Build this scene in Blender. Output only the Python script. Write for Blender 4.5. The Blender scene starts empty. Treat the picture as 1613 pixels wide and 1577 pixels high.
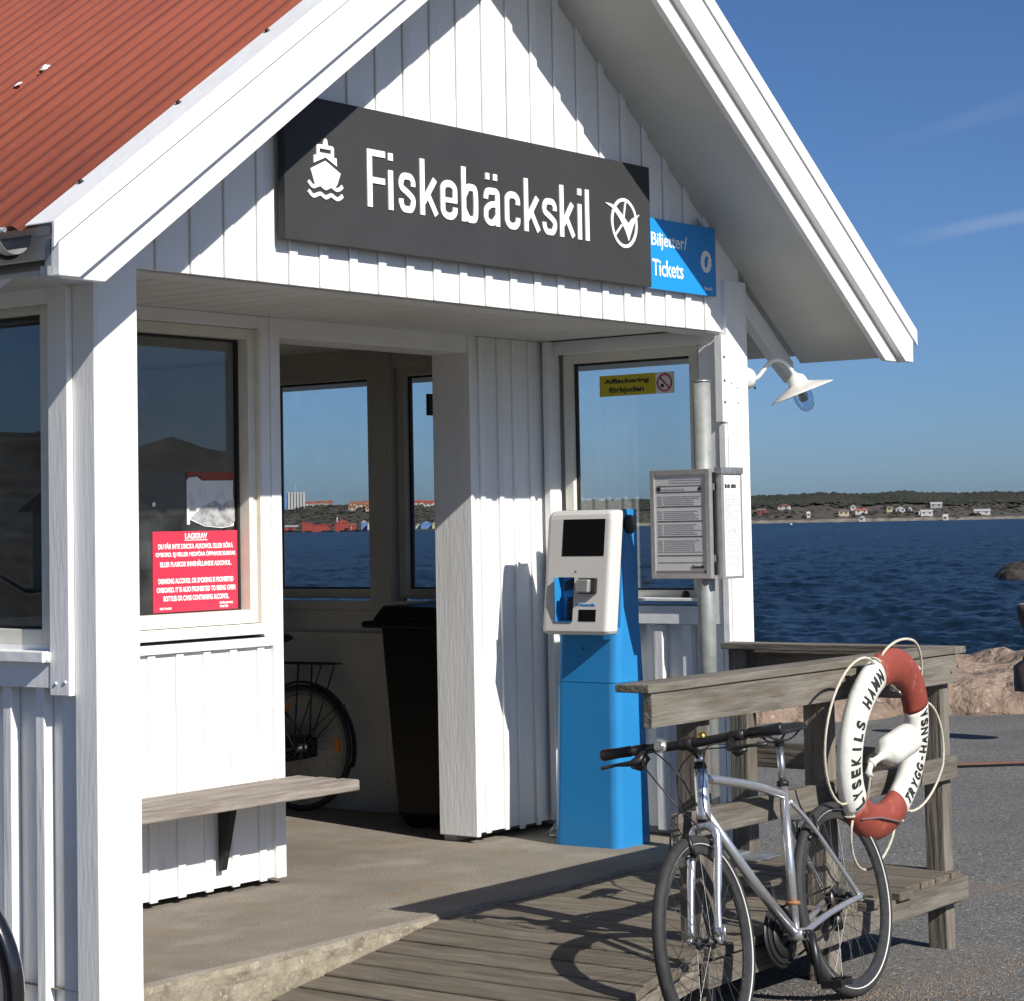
import bpy, bmesh, math, random
from mathutils import Vector, Matrix, noise
random.seed(7)
rad = math.radians
scene = bpy.context.scene
COL = scene.collection

# ------------------------------------------------------------------ camera
FW = Vector((0.795328, 0.603840, 0.053199)); RT = Vector((0.605402, -0.795686, -0.019283)); UP = Vector((-0.030686, -0.047543, 0.998398))
CAM = Vector((-4.898, -5.4229, 1.48))
cd = bpy.data.cameras.new("camera"); cam = bpy.data.objects.new("camera", cd); COL.objects.link(cam)
cam.matrix_world = Matrix(((RT.x, UP.x, -FW.x, CAM.x), (RT.y, UP.y, -FW.y, CAM.y), (RT.z, UP.z, -FW.z, CAM.z), (0, 0, 0, 1)))
cd.sensor_width = 36; cd.lens = 3487.59 / 1613 * 36; cd.shift_y = -0.09101; cd.clip_start = 0.1; cd.clip_end = 20000
scene.camera = cam

# ------------------------------------------------------------------ world and sun
SUN_EL = rad(34.7)
SUN_DIR = Vector((-0.227, -1.0, 0.711)).normalized()      # towards the sun
w = bpy.data.worlds.new("World"); scene.world = w; w.use_nodes = True
nt = w.node_tree; nt.nodes.clear()
def wn(t, **k):
    n = nt.nodes.new(t)
    for a, v in k.items(): setattr(n, a, v)
    return n
out = wn('ShaderNodeOutputWorld'); bg = wn('ShaderNodeBackground'); sky = wn('ShaderNodeTexSky')
sky.sky_type = 'NISHITA'; sky.sun_disc = False; sky.sun_elevation = SUN_EL; sky.sun_rotation = math.atan2(SUN_DIR.x, SUN_DIR.y)
sky.altitude = 0; sky.air_density = 0.68; sky.dust_density = 0.85; sky.ozone_density = 9.0
bg.inputs['Strength'].default_value = 0.076
tc = wn('ShaderNodeTexCoord')
def contrail(n, along, a0, a1, width, amount):
    d = wn('ShaderNodeVectorMath', operation='DOT_PRODUCT'); nt.links.new(tc.outputs['Generated'], d.inputs[0]); d.inputs[1].default_value = n
    nz = wn('ShaderNodeTexNoise'); nz.inputs['Scale'].default_value = 9; nz.inputs['Detail'].default_value = 5; nt.links.new(tc.outputs['Generated'], nz.inputs['Vector'])
    ad = wn('ShaderNodeMath', operation='MULTIPLY_ADD'); nt.links.new(nz.outputs['Fac'], ad.inputs[0]); ad.inputs[1].default_value = width * 1.2; nt.links.new(d.outputs['Value'], ad.inputs[2])
    sb = wn('ShaderNodeMath', operation='SUBTRACT'); nt.links.new(ad.outputs[0], sb.inputs[0]); sb.inputs[1].default_value = width * 0.6
    ab = wn('ShaderNodeMath', operation='ABSOLUTE'); nt.links.new(sb.outputs[0], ab.inputs[0])
    mr = wn('ShaderNodeMapRange', interpolation_type='SMOOTHERSTEP'); nt.links.new(ab.outputs[0], mr.inputs['Value'])
    mr.inputs['From Min'].default_value = 0; mr.inputs['From Max'].default_value = width; mr.inputs['To Min'].default_value = amount; mr.inputs['To Max'].default_value = 0
    d2 = wn('ShaderNodeVectorMath', operation='DOT_PRODUCT'); nt.links.new(tc.outputs['Generated'], d2.inputs[0]); d2.inputs[1].default_value = along
    m2 = wn('ShaderNodeMapRange', interpolation_type='SMOOTHERSTEP'); nt.links.new(d2.outputs['Value'], m2.inputs['Value'])
    m2.inputs['From Min'].default_value = a0; m2.inputs['From Max'].default_value = a1
    mu = wn('ShaderNodeMath', operation='MULTIPLY'); nt.links.new(mr.outputs[0], mu.inputs[0]); nt.links.new(m2.outputs[0], mu.inputs[1])
    return mu
def pdir(px, py): return (FW + RT * ((px - 806.5) / 3487.59) - UP * ((py - 641.69) / 3487.59)).normalized()
prev = sky.outputs[0]
for (p, q, wd, amt) in (((1380, 386), (1613, 340), 0.0050, 0.20), ((1300, 252), (1613, 168), 0.006, 0.05), ((1440, 215), (1613, 150), 0.004, 0.03)):
    a, b = pdir(*p), pdir(*q); n = a.cross(b).normalized(); al = (b - a).normalized()
    c = contrail(n, al, a.dot(al) - 0.004, b.dot(al) - 0.01, wd, amt)
    mx = wn('ShaderNodeMix', data_type='RGBA'); nt.links.new(c.outputs[0], mx.inputs[0]); nt.links.new(prev, mx.inputs[6]); mx.inputs[7].default_value = (5.2, 5.8, 7.2, 1)
    prev = mx.outputs[2]
nt.links.new(prev, bg.inputs['Color']); nt.links.new(bg.outputs[0], out.inputs[0])

sl = bpy.data.lights.new("sun", 'SUN'); sl.energy = 5.0; sl.angle = rad(0.5); sl.color = (1.0, 0.955, 0.88)
so = bpy.data.objects.new("sun", sl); COL.objects.link(so); so.rotation_euler = (-SUN_DIR).to_track_quat('-Z', 'Y').to_euler(); so.location = SUN_DIR * 30
vs = scene.view_settings; vs.view_transform = 'Standard'; vs.look = 'None'; vs.gamma = 1; vs.exposure = 0.34; vs.use_curve_mapping = False
scene.cycles.max_bounces = 8; scene.cycles.transparent_max_bounces = 12

# ------------------------------------------------------------------ materials
MATS = {}
def M(name, c1, c2=None, rough=0.5, metal=0.0, ns=4.0, sc=(1, 1, 1), bump=0.0, bs=None, bsc=None, lo=0.35, hi=0.65, spec=0.5, rnd=0.0, detail=6, spots=None, coat=0.0, coord='pos', rough2=None, bd=.01):
    m = bpy.data.materials.new(name); m.use_nodes = True; t = m.node_tree; N = t.nodes; L = t.links
    b = N['Principled BSDF']; b.inputs['Roughness'].default_value = rough; b.inputs['Metallic'].default_value = metal
    b.inputs['Specular IOR Level'].default_value = spec; b.inputs['Coat Weight'].default_value = coat
    if coord == 'pos': g = N.new('ShaderNodeNewGeometry').outputs['Position']
    else: g = N.new('ShaderNodeTexCoord').outputs['Object']
    mp = N.new('ShaderNodeMapping'); mp.inputs['Scale'].default_value = sc; L.new(g, mp.inputs['Vector'])
    cur = None
    if c2:
        nz = N.new('ShaderNodeTexNoise'); nz.inputs['Scale'].default_value = ns; nz.inputs['Detail'].default_value = detail; nz.inputs['Roughness'].default_value = 0.62; L.new(mp.outputs[0], nz.inputs['Vector'])
        cr = N.new('ShaderNodeValToRGB'); cr.color_ramp.elements[0].position = lo; cr.color_ramp.elements[1].position = hi
        cr.color_ramp.elements[0].color = (*c1, 1); cr.color_ramp.elements[1].color = (*c2, 1); L.new(nz.outputs['Fac'], cr.inputs[0]); cur = cr.outputs[0]
        if rough2 is not None:
            mr = N.new('ShaderNodeMapRange'); L.new(nz.outputs['Fac'], mr.inputs['Value']); mr.inputs['From Min'].default_value = lo; mr.inputs['From Max'].default_value = hi
            mr.inputs['To Min'].default_value = rough; mr.inputs['To Max'].default_value = rough2; L.new(mr.outputs[0], b.inputs['Roughness'])
    else:
        rg = N.new('ShaderNodeRGB'); rg.outputs[0].default_value = (*c1, 1); cur = rg.outputs[0]
    for s in (spots or []):           # (colour, scale, lo, hi, amount, mapscale)
        n2 = N.new('ShaderNodeTexNoise'); n2.inputs['Scale'].default_value = s[1]; n2.inputs['Detail'].default_value = 5
        mp2 = N.new('ShaderNodeMapping'); mp2.inputs['Scale'].default_value = s[5] if len(s) > 5 else (1, 1, 1); mp2.inputs['Location'].default_value = (s[1], 3.1, s[2]); L.new(g, mp2.inputs['Vector']); L.new(mp2.outputs[0], n2.inputs['Vector'])
        m2 = N.new('ShaderNodeMapRange'); L.new(n2.outputs['Fac'], m2.inputs['Value']); m2.inputs['From Min'].default_value = s[2]; m2.inputs['From Max'].default_value = s[3]; m2.inputs['To Max'].default_value = s[4]
        mx = N.new('ShaderNodeMix'); mx.data_type = 'RGBA'; L.new(m2.outputs[0], mx.inputs[0]); L.new(cur, mx.inputs[6]); mx.inputs[7].default_value = (*s[0], 1); cur = mx.outputs[2]
    if rnd:
        oi = N.new('ShaderNodeObjectInfo'); mr = N.new('ShaderNodeMapRange'); L.new(oi.outputs['Random'], mr.inputs['Value']); mr.inputs['To Min'].default_value = 1 - rnd; mr.inputs['To Max'].default_value = 1 + rnd * 0.6
        hv = N.new('ShaderNodeHueSaturation'); L.new(mr.outputs[0], hv.inputs['Value']); L.new(cur, hv.inputs['Color']); cur = hv.outputs[0]
    L.new(cur, b.inputs['Base Color'])
    if bump:
        nb = N.new('ShaderNodeTexNoise'); nb.inputs['Scale'].default_value = bs or ns; nb.inputs['Detail'].default_value = 8
        mb = N.new('ShaderNodeMapping'); mb.inputs['Scale'].default_value = bsc or sc; L.new(g, mb.inputs['Vector']); L.new(mb.outputs[0], nb.inputs['Vector'])
        bm = N.new('ShaderNodeBump'); bm.inputs['Strength'].default_value = bump; bm.inputs['Distance'].default_value = bd; L.new(nb.outputs['Fac'], bm.inputs['Height']); L.new(bm.outputs[0], b.inputs['Normal'])
    MATS[name] = m; return m
WHITE = M('white_paint', (0.80, 0.80, 0.785), (0.70, 0.70, 0.68), rough=0.42, ns=3, sc=(1, 1, .35), bump=0.35, bs=34, bsc=(1, 1, .12), lo=.5, hi=.78, rnd=0.05, spots=[((.42, .40, .34), 9, .66, .78, .45, (1, 1, .25))])
WHITEH = M('white_trim', (0.80, 0.80, 0.79), (0.73, 0.73, 0.71), rough=0.38, ns=6, bump=0.25, bs=20, bsc=(1, 1, 1), lo=.5, hi=.8)
WHITER = M('white_rough_paint', (0.78, 0.78, 0.77), (0.68, 0.68, 0.66), rough=0.38, ns=7, sc=(1, 1, .2), bump=0.16, bs=70, bsc=(1, 1, .14), lo=.45, hi=.75, spots=[((.45, .44, .40), 60, .70, .76, .5)])
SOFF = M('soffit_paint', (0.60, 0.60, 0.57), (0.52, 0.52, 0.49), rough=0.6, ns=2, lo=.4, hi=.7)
CREAM = M('cream_frame', (0.70, 0.68, 0.59), (0.62, 0.60, 0.52), rough=0.4, ns=12, lo=.4, hi=.7)
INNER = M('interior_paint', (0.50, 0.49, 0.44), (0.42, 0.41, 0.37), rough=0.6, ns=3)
GASKET = M('rubber_gasket', (0.012, 0.012, 0.012), rough=0.6)
RED = M('red_roof_paint', (0.275, 0.076, 0.044), (0.22, 0.062, 0.038), rough=0.36, ns=5, sc=(.5, 2, .5), bump=0.1, bs=60, lo=.4, hi=.75, spots=[((.30, .10, .08), 30, .6, .75, .5)])
GALV = M('galvanised_steel', (0.42, 0.43, 0.43), (0.30, 0.31, 0.31), rough=0.45, metal=0.7, ns=25, lo=.4, hi=.6)
DARKM = M('dark_bracket', (0.02, 0.02, 0.02), rough=0.5, metal=0.3)
CONC = M('concrete', (0.17, 0.15, 0.118), (0.245, 0.215, 0.175), rough=0.9, ns=2.2, bump=0.6, bs=90, lo=.3, hi=.7,
         spots=[((.34, .31, .26), 3.5, .54, .76, .6), ((.22, .145, .07), 2.6, .56, .74, .5), ((.12, .105, .08), 1.1, .52, .70, .45), ((.10, .09, .07), 70, .62, .72, .6), ((.40, .37, .31), 120, .64, .72, .6)])
CONCE = M('rough_concrete_edge', (0.20, 0.165, 0.115), (0.33, 0.29, 0.22), rough=0.95, ns=14, bump=1.0, bs=45, lo=.35, hi=.7, spots=[((.10, .08, .05), 8, .60, .72, .7), ((.48, .45, .38), 60, .62, .7, .6)])
ASPH = M('asphalt', (0.100, 0.098, 0.093), (0.148, 0.144, 0.135), rough=0.92, ns=1.2, bd=.02, bump=0.8, bs=140, lo=.3, hi=.7,
         spots=[((.40, .39, .37), 48, .60, .65, .9), ((.030, .029, .027), 38, .58, .66, .85), ((.33, .32, .30), 95, .58, .65, .85), ((.075, .073, .068), .45, .52, .60, .35), ((.22, .15, .095), 1.3, .60, .72, .35)])
def wood(name, ax, a=(.105, .088, .066), b_=(.205, .185, .155), rnd=.25):
    s = {'X': (.12, 1, 1), 'Y': (1, .12, 1), 'Z': (1, 1, .12)}[ax]
    return M(name, a, b_, rough=.85, ns=26, sc=s, bump=.8, bs=60, bsc=tuple(v * (1 if v == 1 else .6) for v in s), lo=.32, hi=.68, rnd=rnd,
             spots=[((.055, .045, .032), 16, .60, .70, .55, s), ((.10, .105, .06), 2.4, .58, .72, .45), ((.30, .28, .25), 30, .62, .74, .4, s)])
WOODX = wood('weathered_wood_along_facade', 'X'); WOODY = wood('weathered_wood_across', 'Y'); WOODZ = wood('weathered_wood_upright', 'Z')
DECK = wood('deck_wood', 'Y', (.095, .078, .055), (.175, .15, .115), .2)
BENCH = wood('bench_wood', 'X', (.15, .12, .10), (.30, .265, .235), .15)
SIGNG = M('sign_grey', (0.044, 0.045, 0.046), (0.038, 0.039, 0.040), spec=.2, rough=0.6, ns=3, bump=.05, bs=300)
SIGNW = M('sign_white', (0.85, 0.85, 0.83), rough=0.45)
SIGNB = M('sign_blue', (0.012, 0.26, 0.66), rough=0.35)
NOTER = M('notice_red', (0.66, 0.035, 0.075), (0.60, 0.03, 0.065), rough=0.5, ns=4)
PAPER = M('paper_white', (0.72, 0.72, 0.70), (0.5, 0.5, 0.5), rough=0.7, ns=20, lo=.5, hi=.8)
SILV = M('torn_silver_foil', (0.34, 0.34, 0.33), (0.62, 0.62, 0.61), rough=0.35, metal=.4, ns=30, bump=.8, bs=30, lo=.4, hi=.6)
YELL = M('sticker_yellow', (0.50, 0.42, 0.02), rough=0.5)
BLACK = M('black_plastic', (0.012, 0.012, 0.012), rough=0.4)
INK = M('black_ink', (0.02, 0.02, 0.02), rough=0.6)
GREYINK = M('grey_print', (0.30, 0.30, 0.31), (0.55, 0.55, 0.55), rough=0.6, ns=160, sc=(1, 1, 3), lo=.4, hi=.6)
BLUEP = M('machine_blue', (0.022, 0.225, 0.52), (0.020, 0.205, 0.48), rough=0.34, ns=4, coat=.25, spec=.4)
SHELL = M('machine_shell', (0.60, 0.585, 0.56), rough=0.4)
SCREEN = M('screen_glass', (0.008, 0.008, 0.009), rough=0.12, spec=.5)
ALU = M('aluminium_frame', (0.50, 0.50, 0.49), (0.42, 0.42, 0.41), rough=0.35, metal=.6, ns=30)
CASEG = M('timetable_print', (0.62, 0.63, 0.62), (0.52, 0.53, 0.53), rough=.25, ns=6)
RINGW = M('ring_white', (0.72, 0.72, 0.66), (0.58, 0.57, 0.50), rough=.5, ns=8, bump=.25, bs=22, lo=.4, hi=.75, spots=[((.30, .28, .22), 26, .64, .74, .5), ((.40, .36, .27), 7, .60, .74, .35)])
RINGR = M('ring_red', (0.28, 0.056, 0.036), (0.23, 0.046, 0.030), rough=.55, ns=10, bump=.2, bs=50, spots=[((.42, .16, .12), 22, .60, .72, .45), ((.12, .03, .02), 9, .62, .75, .4)])
ROPE = M('rope', (0.58, 0.54, 0.44), (0.45, 0.42, 0.34), rough=.85, ns=120, lo=.4, hi=.6)
TYRE = M('tyre_rubber', (0.018, 0.018, 0.018), (0.030, 0.030, 0.029), rough=.75, ns=30)
CHROME = M('brushed_silver', (0.62, 0.62, 0.63), rough=.24, metal=.95)
FRAME = M('bike_silver_paint', (0.64, 0.64, 0.64), (0.57, 0.57, 0.58), rough=.25, metal=.80, ns=40, coat=.4)
FRAMEK = M('bike_dark_paint', (0.015, 0.018, 0.02), rough=.3, coat=.5)
BANDR = M('reflective_band_white', (0.62, 0.62, 0.58), rough=.5)
ORANGE = M('orange_reflector', (0.65, 0.19, 0.02), rough=.3)
LAMPW = M('lamp_enamel', (0.74, 0.73, 0.68), rough=.28, coat=.3)
GRANP = M('pink_granite', (0.17, 0.115, 0.082), (0.27, 0.20, 0.15), rough=.9, ns=1.8, bump=1, bs=4, bd=.18, lo=.3, hi=.7, spots=[((.12, .09, .075), 3, .60, .72, .7), ((.50, .42, .36), 12, .60, .70, .5), ((.07, .06, .05), 20, .64, .70, .6)])
SKER = M('dark_skerry_rock', (0.020, 0.017, 0.013), (0.055, 0.046, 0.034), rough=.9, ns=1.5, bump=1, bs=5)
HILL = M('hill_heath', (0.040, 0.034, 0.024), (0.085, 0.072, 0.054), rough=1, ns=.05, sc=(1, 1, 1), lo=.38, hi=.68, detail=10, spots=[((.17, .15, .12), .11, .58, .70, .5), ((.03, .038, .025), .06, .5, .65, .7)])
SHORE = M('shore_rock', (0.12, 0.105, 0.085), (0.24, 0.21, 0.17), rough=1, ns=.05)
TREE = M('woodland', (0.011, 0.015, 0.010), (0.026, 0.027, 0.019), rough=1, ns=.015, lo=.4, hi=.65)
TREE2 = M('bare_woodland', (0.032, 0.027, 0.020), (0.075, 0.063, 0.049), rough=1, ns=.03)
LAND = M('dark_land', (0.030, 0.028, 0.020), (0.080, 0.070, 0.050), rough=1, ns=.12, detail=10, spots=[((.13, .12, .10), .35, .58, .68, .5), ((.02, .025, .014), .22, .5, .6, .7)])
HW = M('house_white', (0.42, 0.42, 0.40), rough=.8); HR = M('house_red', (0.28, 0.04, 0.03), rough=.8); HO = M('house_orange_roof', (0.24, 0.09, 0.055), rough=.8)
HG = M('house_grey', (0.32, 0.32, 0.32), rough=.8); HD = M('dark_window', (0.03, 0.035, 0.045), rough=.2); HB = M('hall_blue', (0.10, 0.20, 0.40), rough=.7); HBR = M('house_brown_roof', (0.13, 0.10, 0.085), rough=.9)
HY = M('house_beige', (0.45, 0.38, 0.26), rough=.8)

def glass(name, tint=(.93, .95, .95), gain=1.7, rough=0.0, haze=0.0):
    m = bpy.data.materials.new(name); m.use_nodes = True; t = m.node_tree; N = t.nodes; L = t.links; N.clear()
    o = N.new('ShaderNodeOutputMaterial'); mx = N.new('ShaderNodeMixShader'); tr = N.new('ShaderNodeBsdfTransparent'); gl = N.new('ShaderNodeBsdfGlossy'); fr = N.new('ShaderNodeFresnel')
    gb = N.new('ShaderNodeNewGeometry'); mi = N.new('ShaderNodeMapRange'); mi.inputs['To Min'].default_value = 1.5; mi.inputs['To Max'].default_value = 1 / 1.5; L.new(gb.outputs['Backfacing'], mi.inputs['Value']); L.new(mi.outputs[0], fr.inputs['IOR']); mu = N.new('ShaderNodeMath'); mu.operation = 'MULTIPLY'; mu.inputs[1].default_value = gain; mu.use_clamp = True
    tr.inputs[0].default_value = (*tint, 1); gl.inputs['Roughness'].default_value = rough; gl.inputs['Color'].default_value = (1, 1, 1, 1)
    L.new(fr.outputs[0], mu.inputs[0]); L.new(mu.outputs[0], mx.inputs[0]); L.new(tr.outputs[0], mx.inputs[1]); L.new(gl.outputs[0], mx.inputs[2])
    last = mx.outputs[0]
    if haze:
        df = N.new('ShaderNodeBsdfDiffuse'); df.inputs[0].default_value = (.6, .62, .62, 1); m2 = N.new('ShaderNodeMixShader')
        g = N.new('ShaderNodeNewGeometry'); nz = N.new('ShaderNodeTexNoise'); nz.inputs['Scale'].default_value = 6; nz.inputs['Detail'].default_value = 8; L.new(g.outputs['Position'], nz.inputs['Vector'])
        mr = N.new('ShaderNodeMapRange'); L.new(nz.outputs['Fac'], mr.inputs['Value']); mr.inputs['From Min'].default_value = .35; mr.inputs['From Max'].default_value = .75; mr.inputs['To Max'].default_value = haze
        L.new(mr.outputs[0], m2.inputs[0]); L.new(last, m2.inputs[1]); L.new(df.outputs[0], m2.inputs[2]); last = m2.outputs[0]
    L.new(last, o.inputs[0]); MATS[name] = m; return m
GLASS = glass('window_glass', haze=.05); GLASSD = glass('window_glass_reflective', (.75, .78, .78), 1.7, haze=.07); DOME = glass('lamp_dome_glass', (.72, .82, .92), 2.2)

def water():
    m = bpy.data.materials.new('sea_water'); m.use_nodes = True; t = m.node_tree; N = t.nodes; L = t.links; b = N['Principled BSDF']
    b.inputs['Base Color'].default_value = (0.0035, 0.0095, 0.016, 1); b.inputs['Roughness'].default_value = .31; b.inputs['IOR'].default_value = 1.33
    g = N.new('ShaderNodeNewGeometry'); hs = []
    b.inputs['Specular IOR Level'].default_value = .24
    for s, st, dist, dt in ((.9, .6, .35, 4), (4.0, .6, .06, 3)):
        mp = N.new('ShaderNodeMapping'); mp.inputs['Rotation'].default_value = (0, 0, rad(-25 + 70 * s)); mp.inputs['Scale'].default_value = (s * 1.25, s * .8, s); L.new(g.outputs['Position'], mp.inputs['Vector'])
        nz = N.new('ShaderNodeTexNoise'); nz.inputs['Scale'].default_value = 1; nz.inputs['Detail'].default_value = dt; L.new(mp.outputs[0], nz.inputs['Vector'])
        bm = N.new('ShaderNodeBump'); bm.inputs['Strength'].default_value = st; bm.inputs['Distance'].default_value = dist; L.new(nz.outputs['Fac'], bm.inputs['Height'])
        if hs: L.new(hs[-1], bm.inputs['Normal'])
        hs.append(bm.outputs[0])
    L.new(hs[-1], b.inputs['Normal'])
    MATS['sea_water'] = m; return m
WATER = water()

# ------------------------------------------------------------------ building blocks
def setp(o, label=None, cat=None, group=None, kind=None):
    if label: o['label'] = label
    if cat: o['category'] = cat
    if group: o['group'] = group
    if kind: o['kind'] = kind
    return o
def thing(name, label, cat, loc=(0, 0, 0), group=None, kind=None, mw=None):
    o = bpy.data.objects.new(name, None); COL.objects.link(o); o.empty_display_size = .1
    o.matrix_world = mw if mw is not None else Matrix.Translation(loc)
    setp(o, label, cat, group, kind); return o
class MB:
    """collects shapes (world or local coordinates) and links them as one mesh object"""
    def __init__(s): s.b = bmesh.new()
    def box(s, x0, x1, y0, y1, z0, z1, jit=0):
        P = [(x, y, z) for z in (z0, z1) for y in (y0, y1) for x in (x0, x1)]
        if jit: P = [tuple(c + random.uniform(-jit, jit) for c in p) for p in P]
        v = [s.b.verts.new(p) for p in P]
        for f in ((0, 2, 3, 1), (4, 5, 7, 6), (0, 1, 5, 4), (2, 6, 7, 3), (0, 4, 6, 2), (1, 3, 7, 5)): s.b.faces.new([v[i] for i in f])
        return s
    def hexa(s, P):
        """8 corners ordered as in box"""
        v = [s.b.verts.new(p) for p in P]
        for f in ((0, 2, 3, 1), (4, 5, 7, 6), (0, 1, 5, 4), (2, 6, 7, 3), (0, 4, 6, 2), (1, 3, 7, 5)): s.b.faces.new([v[i] for i in f])
        return s
    def prism(s, poly, a, b, ax='Y'):
        """poly in the two other axes, extruded along ax from a to b"""
        def pt(p, t):
            if ax == 'Y': return (p[0], t, p[1])
            if ax == 'X': return (t, p[0], p[1])
            return (p[0], p[1], t)
        A = [s.b.verts.new(pt(p, a)) for p in poly]; B = [s.b.verts.new(pt(p, b)) for p in poly]
        n = len(poly)
        try: s.b.faces.new(A); s.b.faces.new(B[::-1])
        except ValueError: pass
        for i in range(n): s.b.faces.new([A[i], B[i], B[(i + 1) % n], A[(i + 1) % n]])
        return s
    def tube(s, pts, r, seg=10, cap=True, closed=False):
        pts = [Vector(p) for p in pts]; n = len(pts); rings = []
        rr = r if isinstance(r, (list, tuple)) else [r] * n
        t0 = (pts[1] - pts[0]).normalized(); up = Vector((0, 0, 1)) if abs(t0.z) < .9 else Vector((1, 0, 0)); nrm = t0.cross(up).normalized()
        for i, p in enumerate(pts):
            if closed: t = (pts[(i + 1) % n] - pts[i - 1]).normalized()
            elif i == 0: t = t0
            elif i == n - 1: t = (pts[-1] - pts[-2]).normalized()
            else: t = (pts[i + 1] - pts[i - 1]).normalized()
            nrm = (nrm - t * nrm.dot(t)).normalized(); bn = t.cross(nrm)
            rings.append([s.b.verts.new(p + (nrm * math.cos(2 * math.pi * k / seg) + bn * math.sin(2 * math.pi * k / seg)) * rr[i]) for k in range(seg)])
        for i in range(n if closed else n - 1):
            a, b = rings[i], rings[(i + 1) % n]
            for k in range(seg): s.b.faces.new([a[k], a[(k + 1) % seg], b[(k + 1) % seg], b[k]]).smooth = True
        if cap and not closed: s.b.faces.new(rings[0][::-1]); s.b.faces.new(rings[-1])
        return s
    def lathe(s, prof, org=(0, 0, 0), axis=(0, 0, 1), seg=24, a0=0, a1=2 * math.pi, smooth=True):
        """prof: list of (radius, height) along axis"""
        ax = Vector(axis).normalized(); u = ax.orthogonal().normalized(); v = ax.cross(u); org = Vector(org); full = abs(a1 - a0 - 2 * math.pi) < 1e-6
        m = seg if full else seg + 1; R = []
        for (r, h) in prof:
            if r < 1e-6 and full: vv = s.b.verts.new(org + ax * h); R.append([vv] * m); continue
            R.append([s.b.verts.new(org + ax * h + (u * math.cos(a0 + (a1 - a0) * k / seg) + v * math.sin(a0 + (a1 - a0) * k / seg)) * r) for k in range(m)])
        for i in range(len(R) - 1):
            for k in range(seg):
                q = [R[i][k], R[i][(k + 1) % m], R[i + 1][(k + 1) % m], R[i + 1][k]]; q2 = []
                for x in q:
                    if x not in q2: q2.append(x)
                if len(q2) > 2:
                    try: s.b.faces.new(q2).smooth = smooth
                    except ValueError: pass
        return s
    def ribbon(s, pts, wd, y0, y1, smooth=False):
        """flat stroke in x,z of constant width, extruded in y"""
        pts = [Vector((p[0], p[1])) for p in pts]
        if smooth and len(pts) > 2:
            q = []
            for i in range(len(pts) - 1):
                p0 = pts[max(i - 1, 0)]; p1 = pts[i]; p2 = pts[i + 1]; p3 = pts[min(i + 2, len(pts) - 1)]
                for k in range(5):
                    t = k / 5; q.append(.5 * ((2 * p1) + (p2 - p0) * t + (2 * p0 - 5 * p1 + 4 * p2 - p3) * t * t + (3 * p1 - p0 - 3 * p2 + p3) * t ** 3))
            q.append(pts[-1]); pts = q
        L, R = [], []
        for i, p in enumerate(pts):
            a = (pts[i] - pts[i - 1]).normalized() if i > 0 else None; b = (pts[i + 1] - pts[i]).normalized() if i < len(pts) - 1 else None
            if a is None: a = b
            if b is None: b = a
            t = (a + b).normalized(); n = Vector((-t.y, t.x)); k = 1 / max(.5, n.dot(Vector((-a.y, a.x))))
            L.append(p + n * wd / 2 * k); R.append(p - n * wd / 2 * k)
        Q = [[s.b.verts.new((p.x, y, p.y)) for y in (y0, y1)] for p in L]; W_ = [[s.b.verts.new((p.x, y, p.y)) for y in (y0, y1)] for p in R]
        for i in range(len(pts) - 1):
            for f in ((Q[i][0], Q[i + 1][0], W_[i + 1][0], W_[i][0]), (Q[i][1], W_[i][1], W_[i + 1][1], Q[i + 1][1]), (Q[i][0], Q[i][1], Q[i + 1][1], Q[i + 1][0]), (W_[i][0], W_[i + 1][0], W_[i + 1][1], W_[i][1])): s.b.faces.new(f)
        for i in (0, -1): s.b.faces.new((Q[i][0], W_[i][0], W_[i][1], Q[i][1]))
        return s
    def build(s, name, mat, parent=None, bevel=0, label=None, cat=None, group=None, kind=None, local=False, smooth=False, origin=None):
        bmesh.ops.recalc_face_normals(s.b, faces=s.b.faces)
        me = bpy.data.meshes.new(name); mats = mat if isinstance(mat, list) else [mat]
        org = Vector(origin) if origin is not None else Vector((0, 0, 0))
        if parent is not None and not local:
            pw = parent_world(parent); inv = pw.inverted(); s.b.transform(inv)
        elif parent is None and origin is not None: s.b.transform(Matrix.Translation(-org))
        if smooth:
            for f in s.b.faces: f.smooth = True
        s.b.to_mesh(me); s.b.free()
        for m in mats: me.materials.append(m)
        o = bpy.data.objects.new(name, me); COL.objects.link(o)
        if parent is not None: o.parent = parent
        elif origin is not None: o.location = org
        if bevel:
            md = o.modifiers.new('bevel', 'BEVEL'); md.width = bevel; md.segments = 2; md.limit_method = 'ANGLE'; md.harden_normals = False
        return setp(o, label, cat, group, kind)
def parent_world(o):
    m = o.matrix_basis.copy(); p = o.parent
    while p: m = p.matrix_basis @ m; p = p.parent
    return m
def copyobj(o, parent, loc=None):
    c = o.copy(); COL.objects.link(c); c.parent = parent
    if loc is not None: c.location = loc
    return c
def copytree(root, mw, **props):
    r = root.copy(); COL.objects.link(r); r.matrix_world = mw; setp(r, **props)
    for ch in list(root.children):
        c = copyobj(ch, r)
        for g in list(ch.children): copyobj(g, c)
    return r
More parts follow.
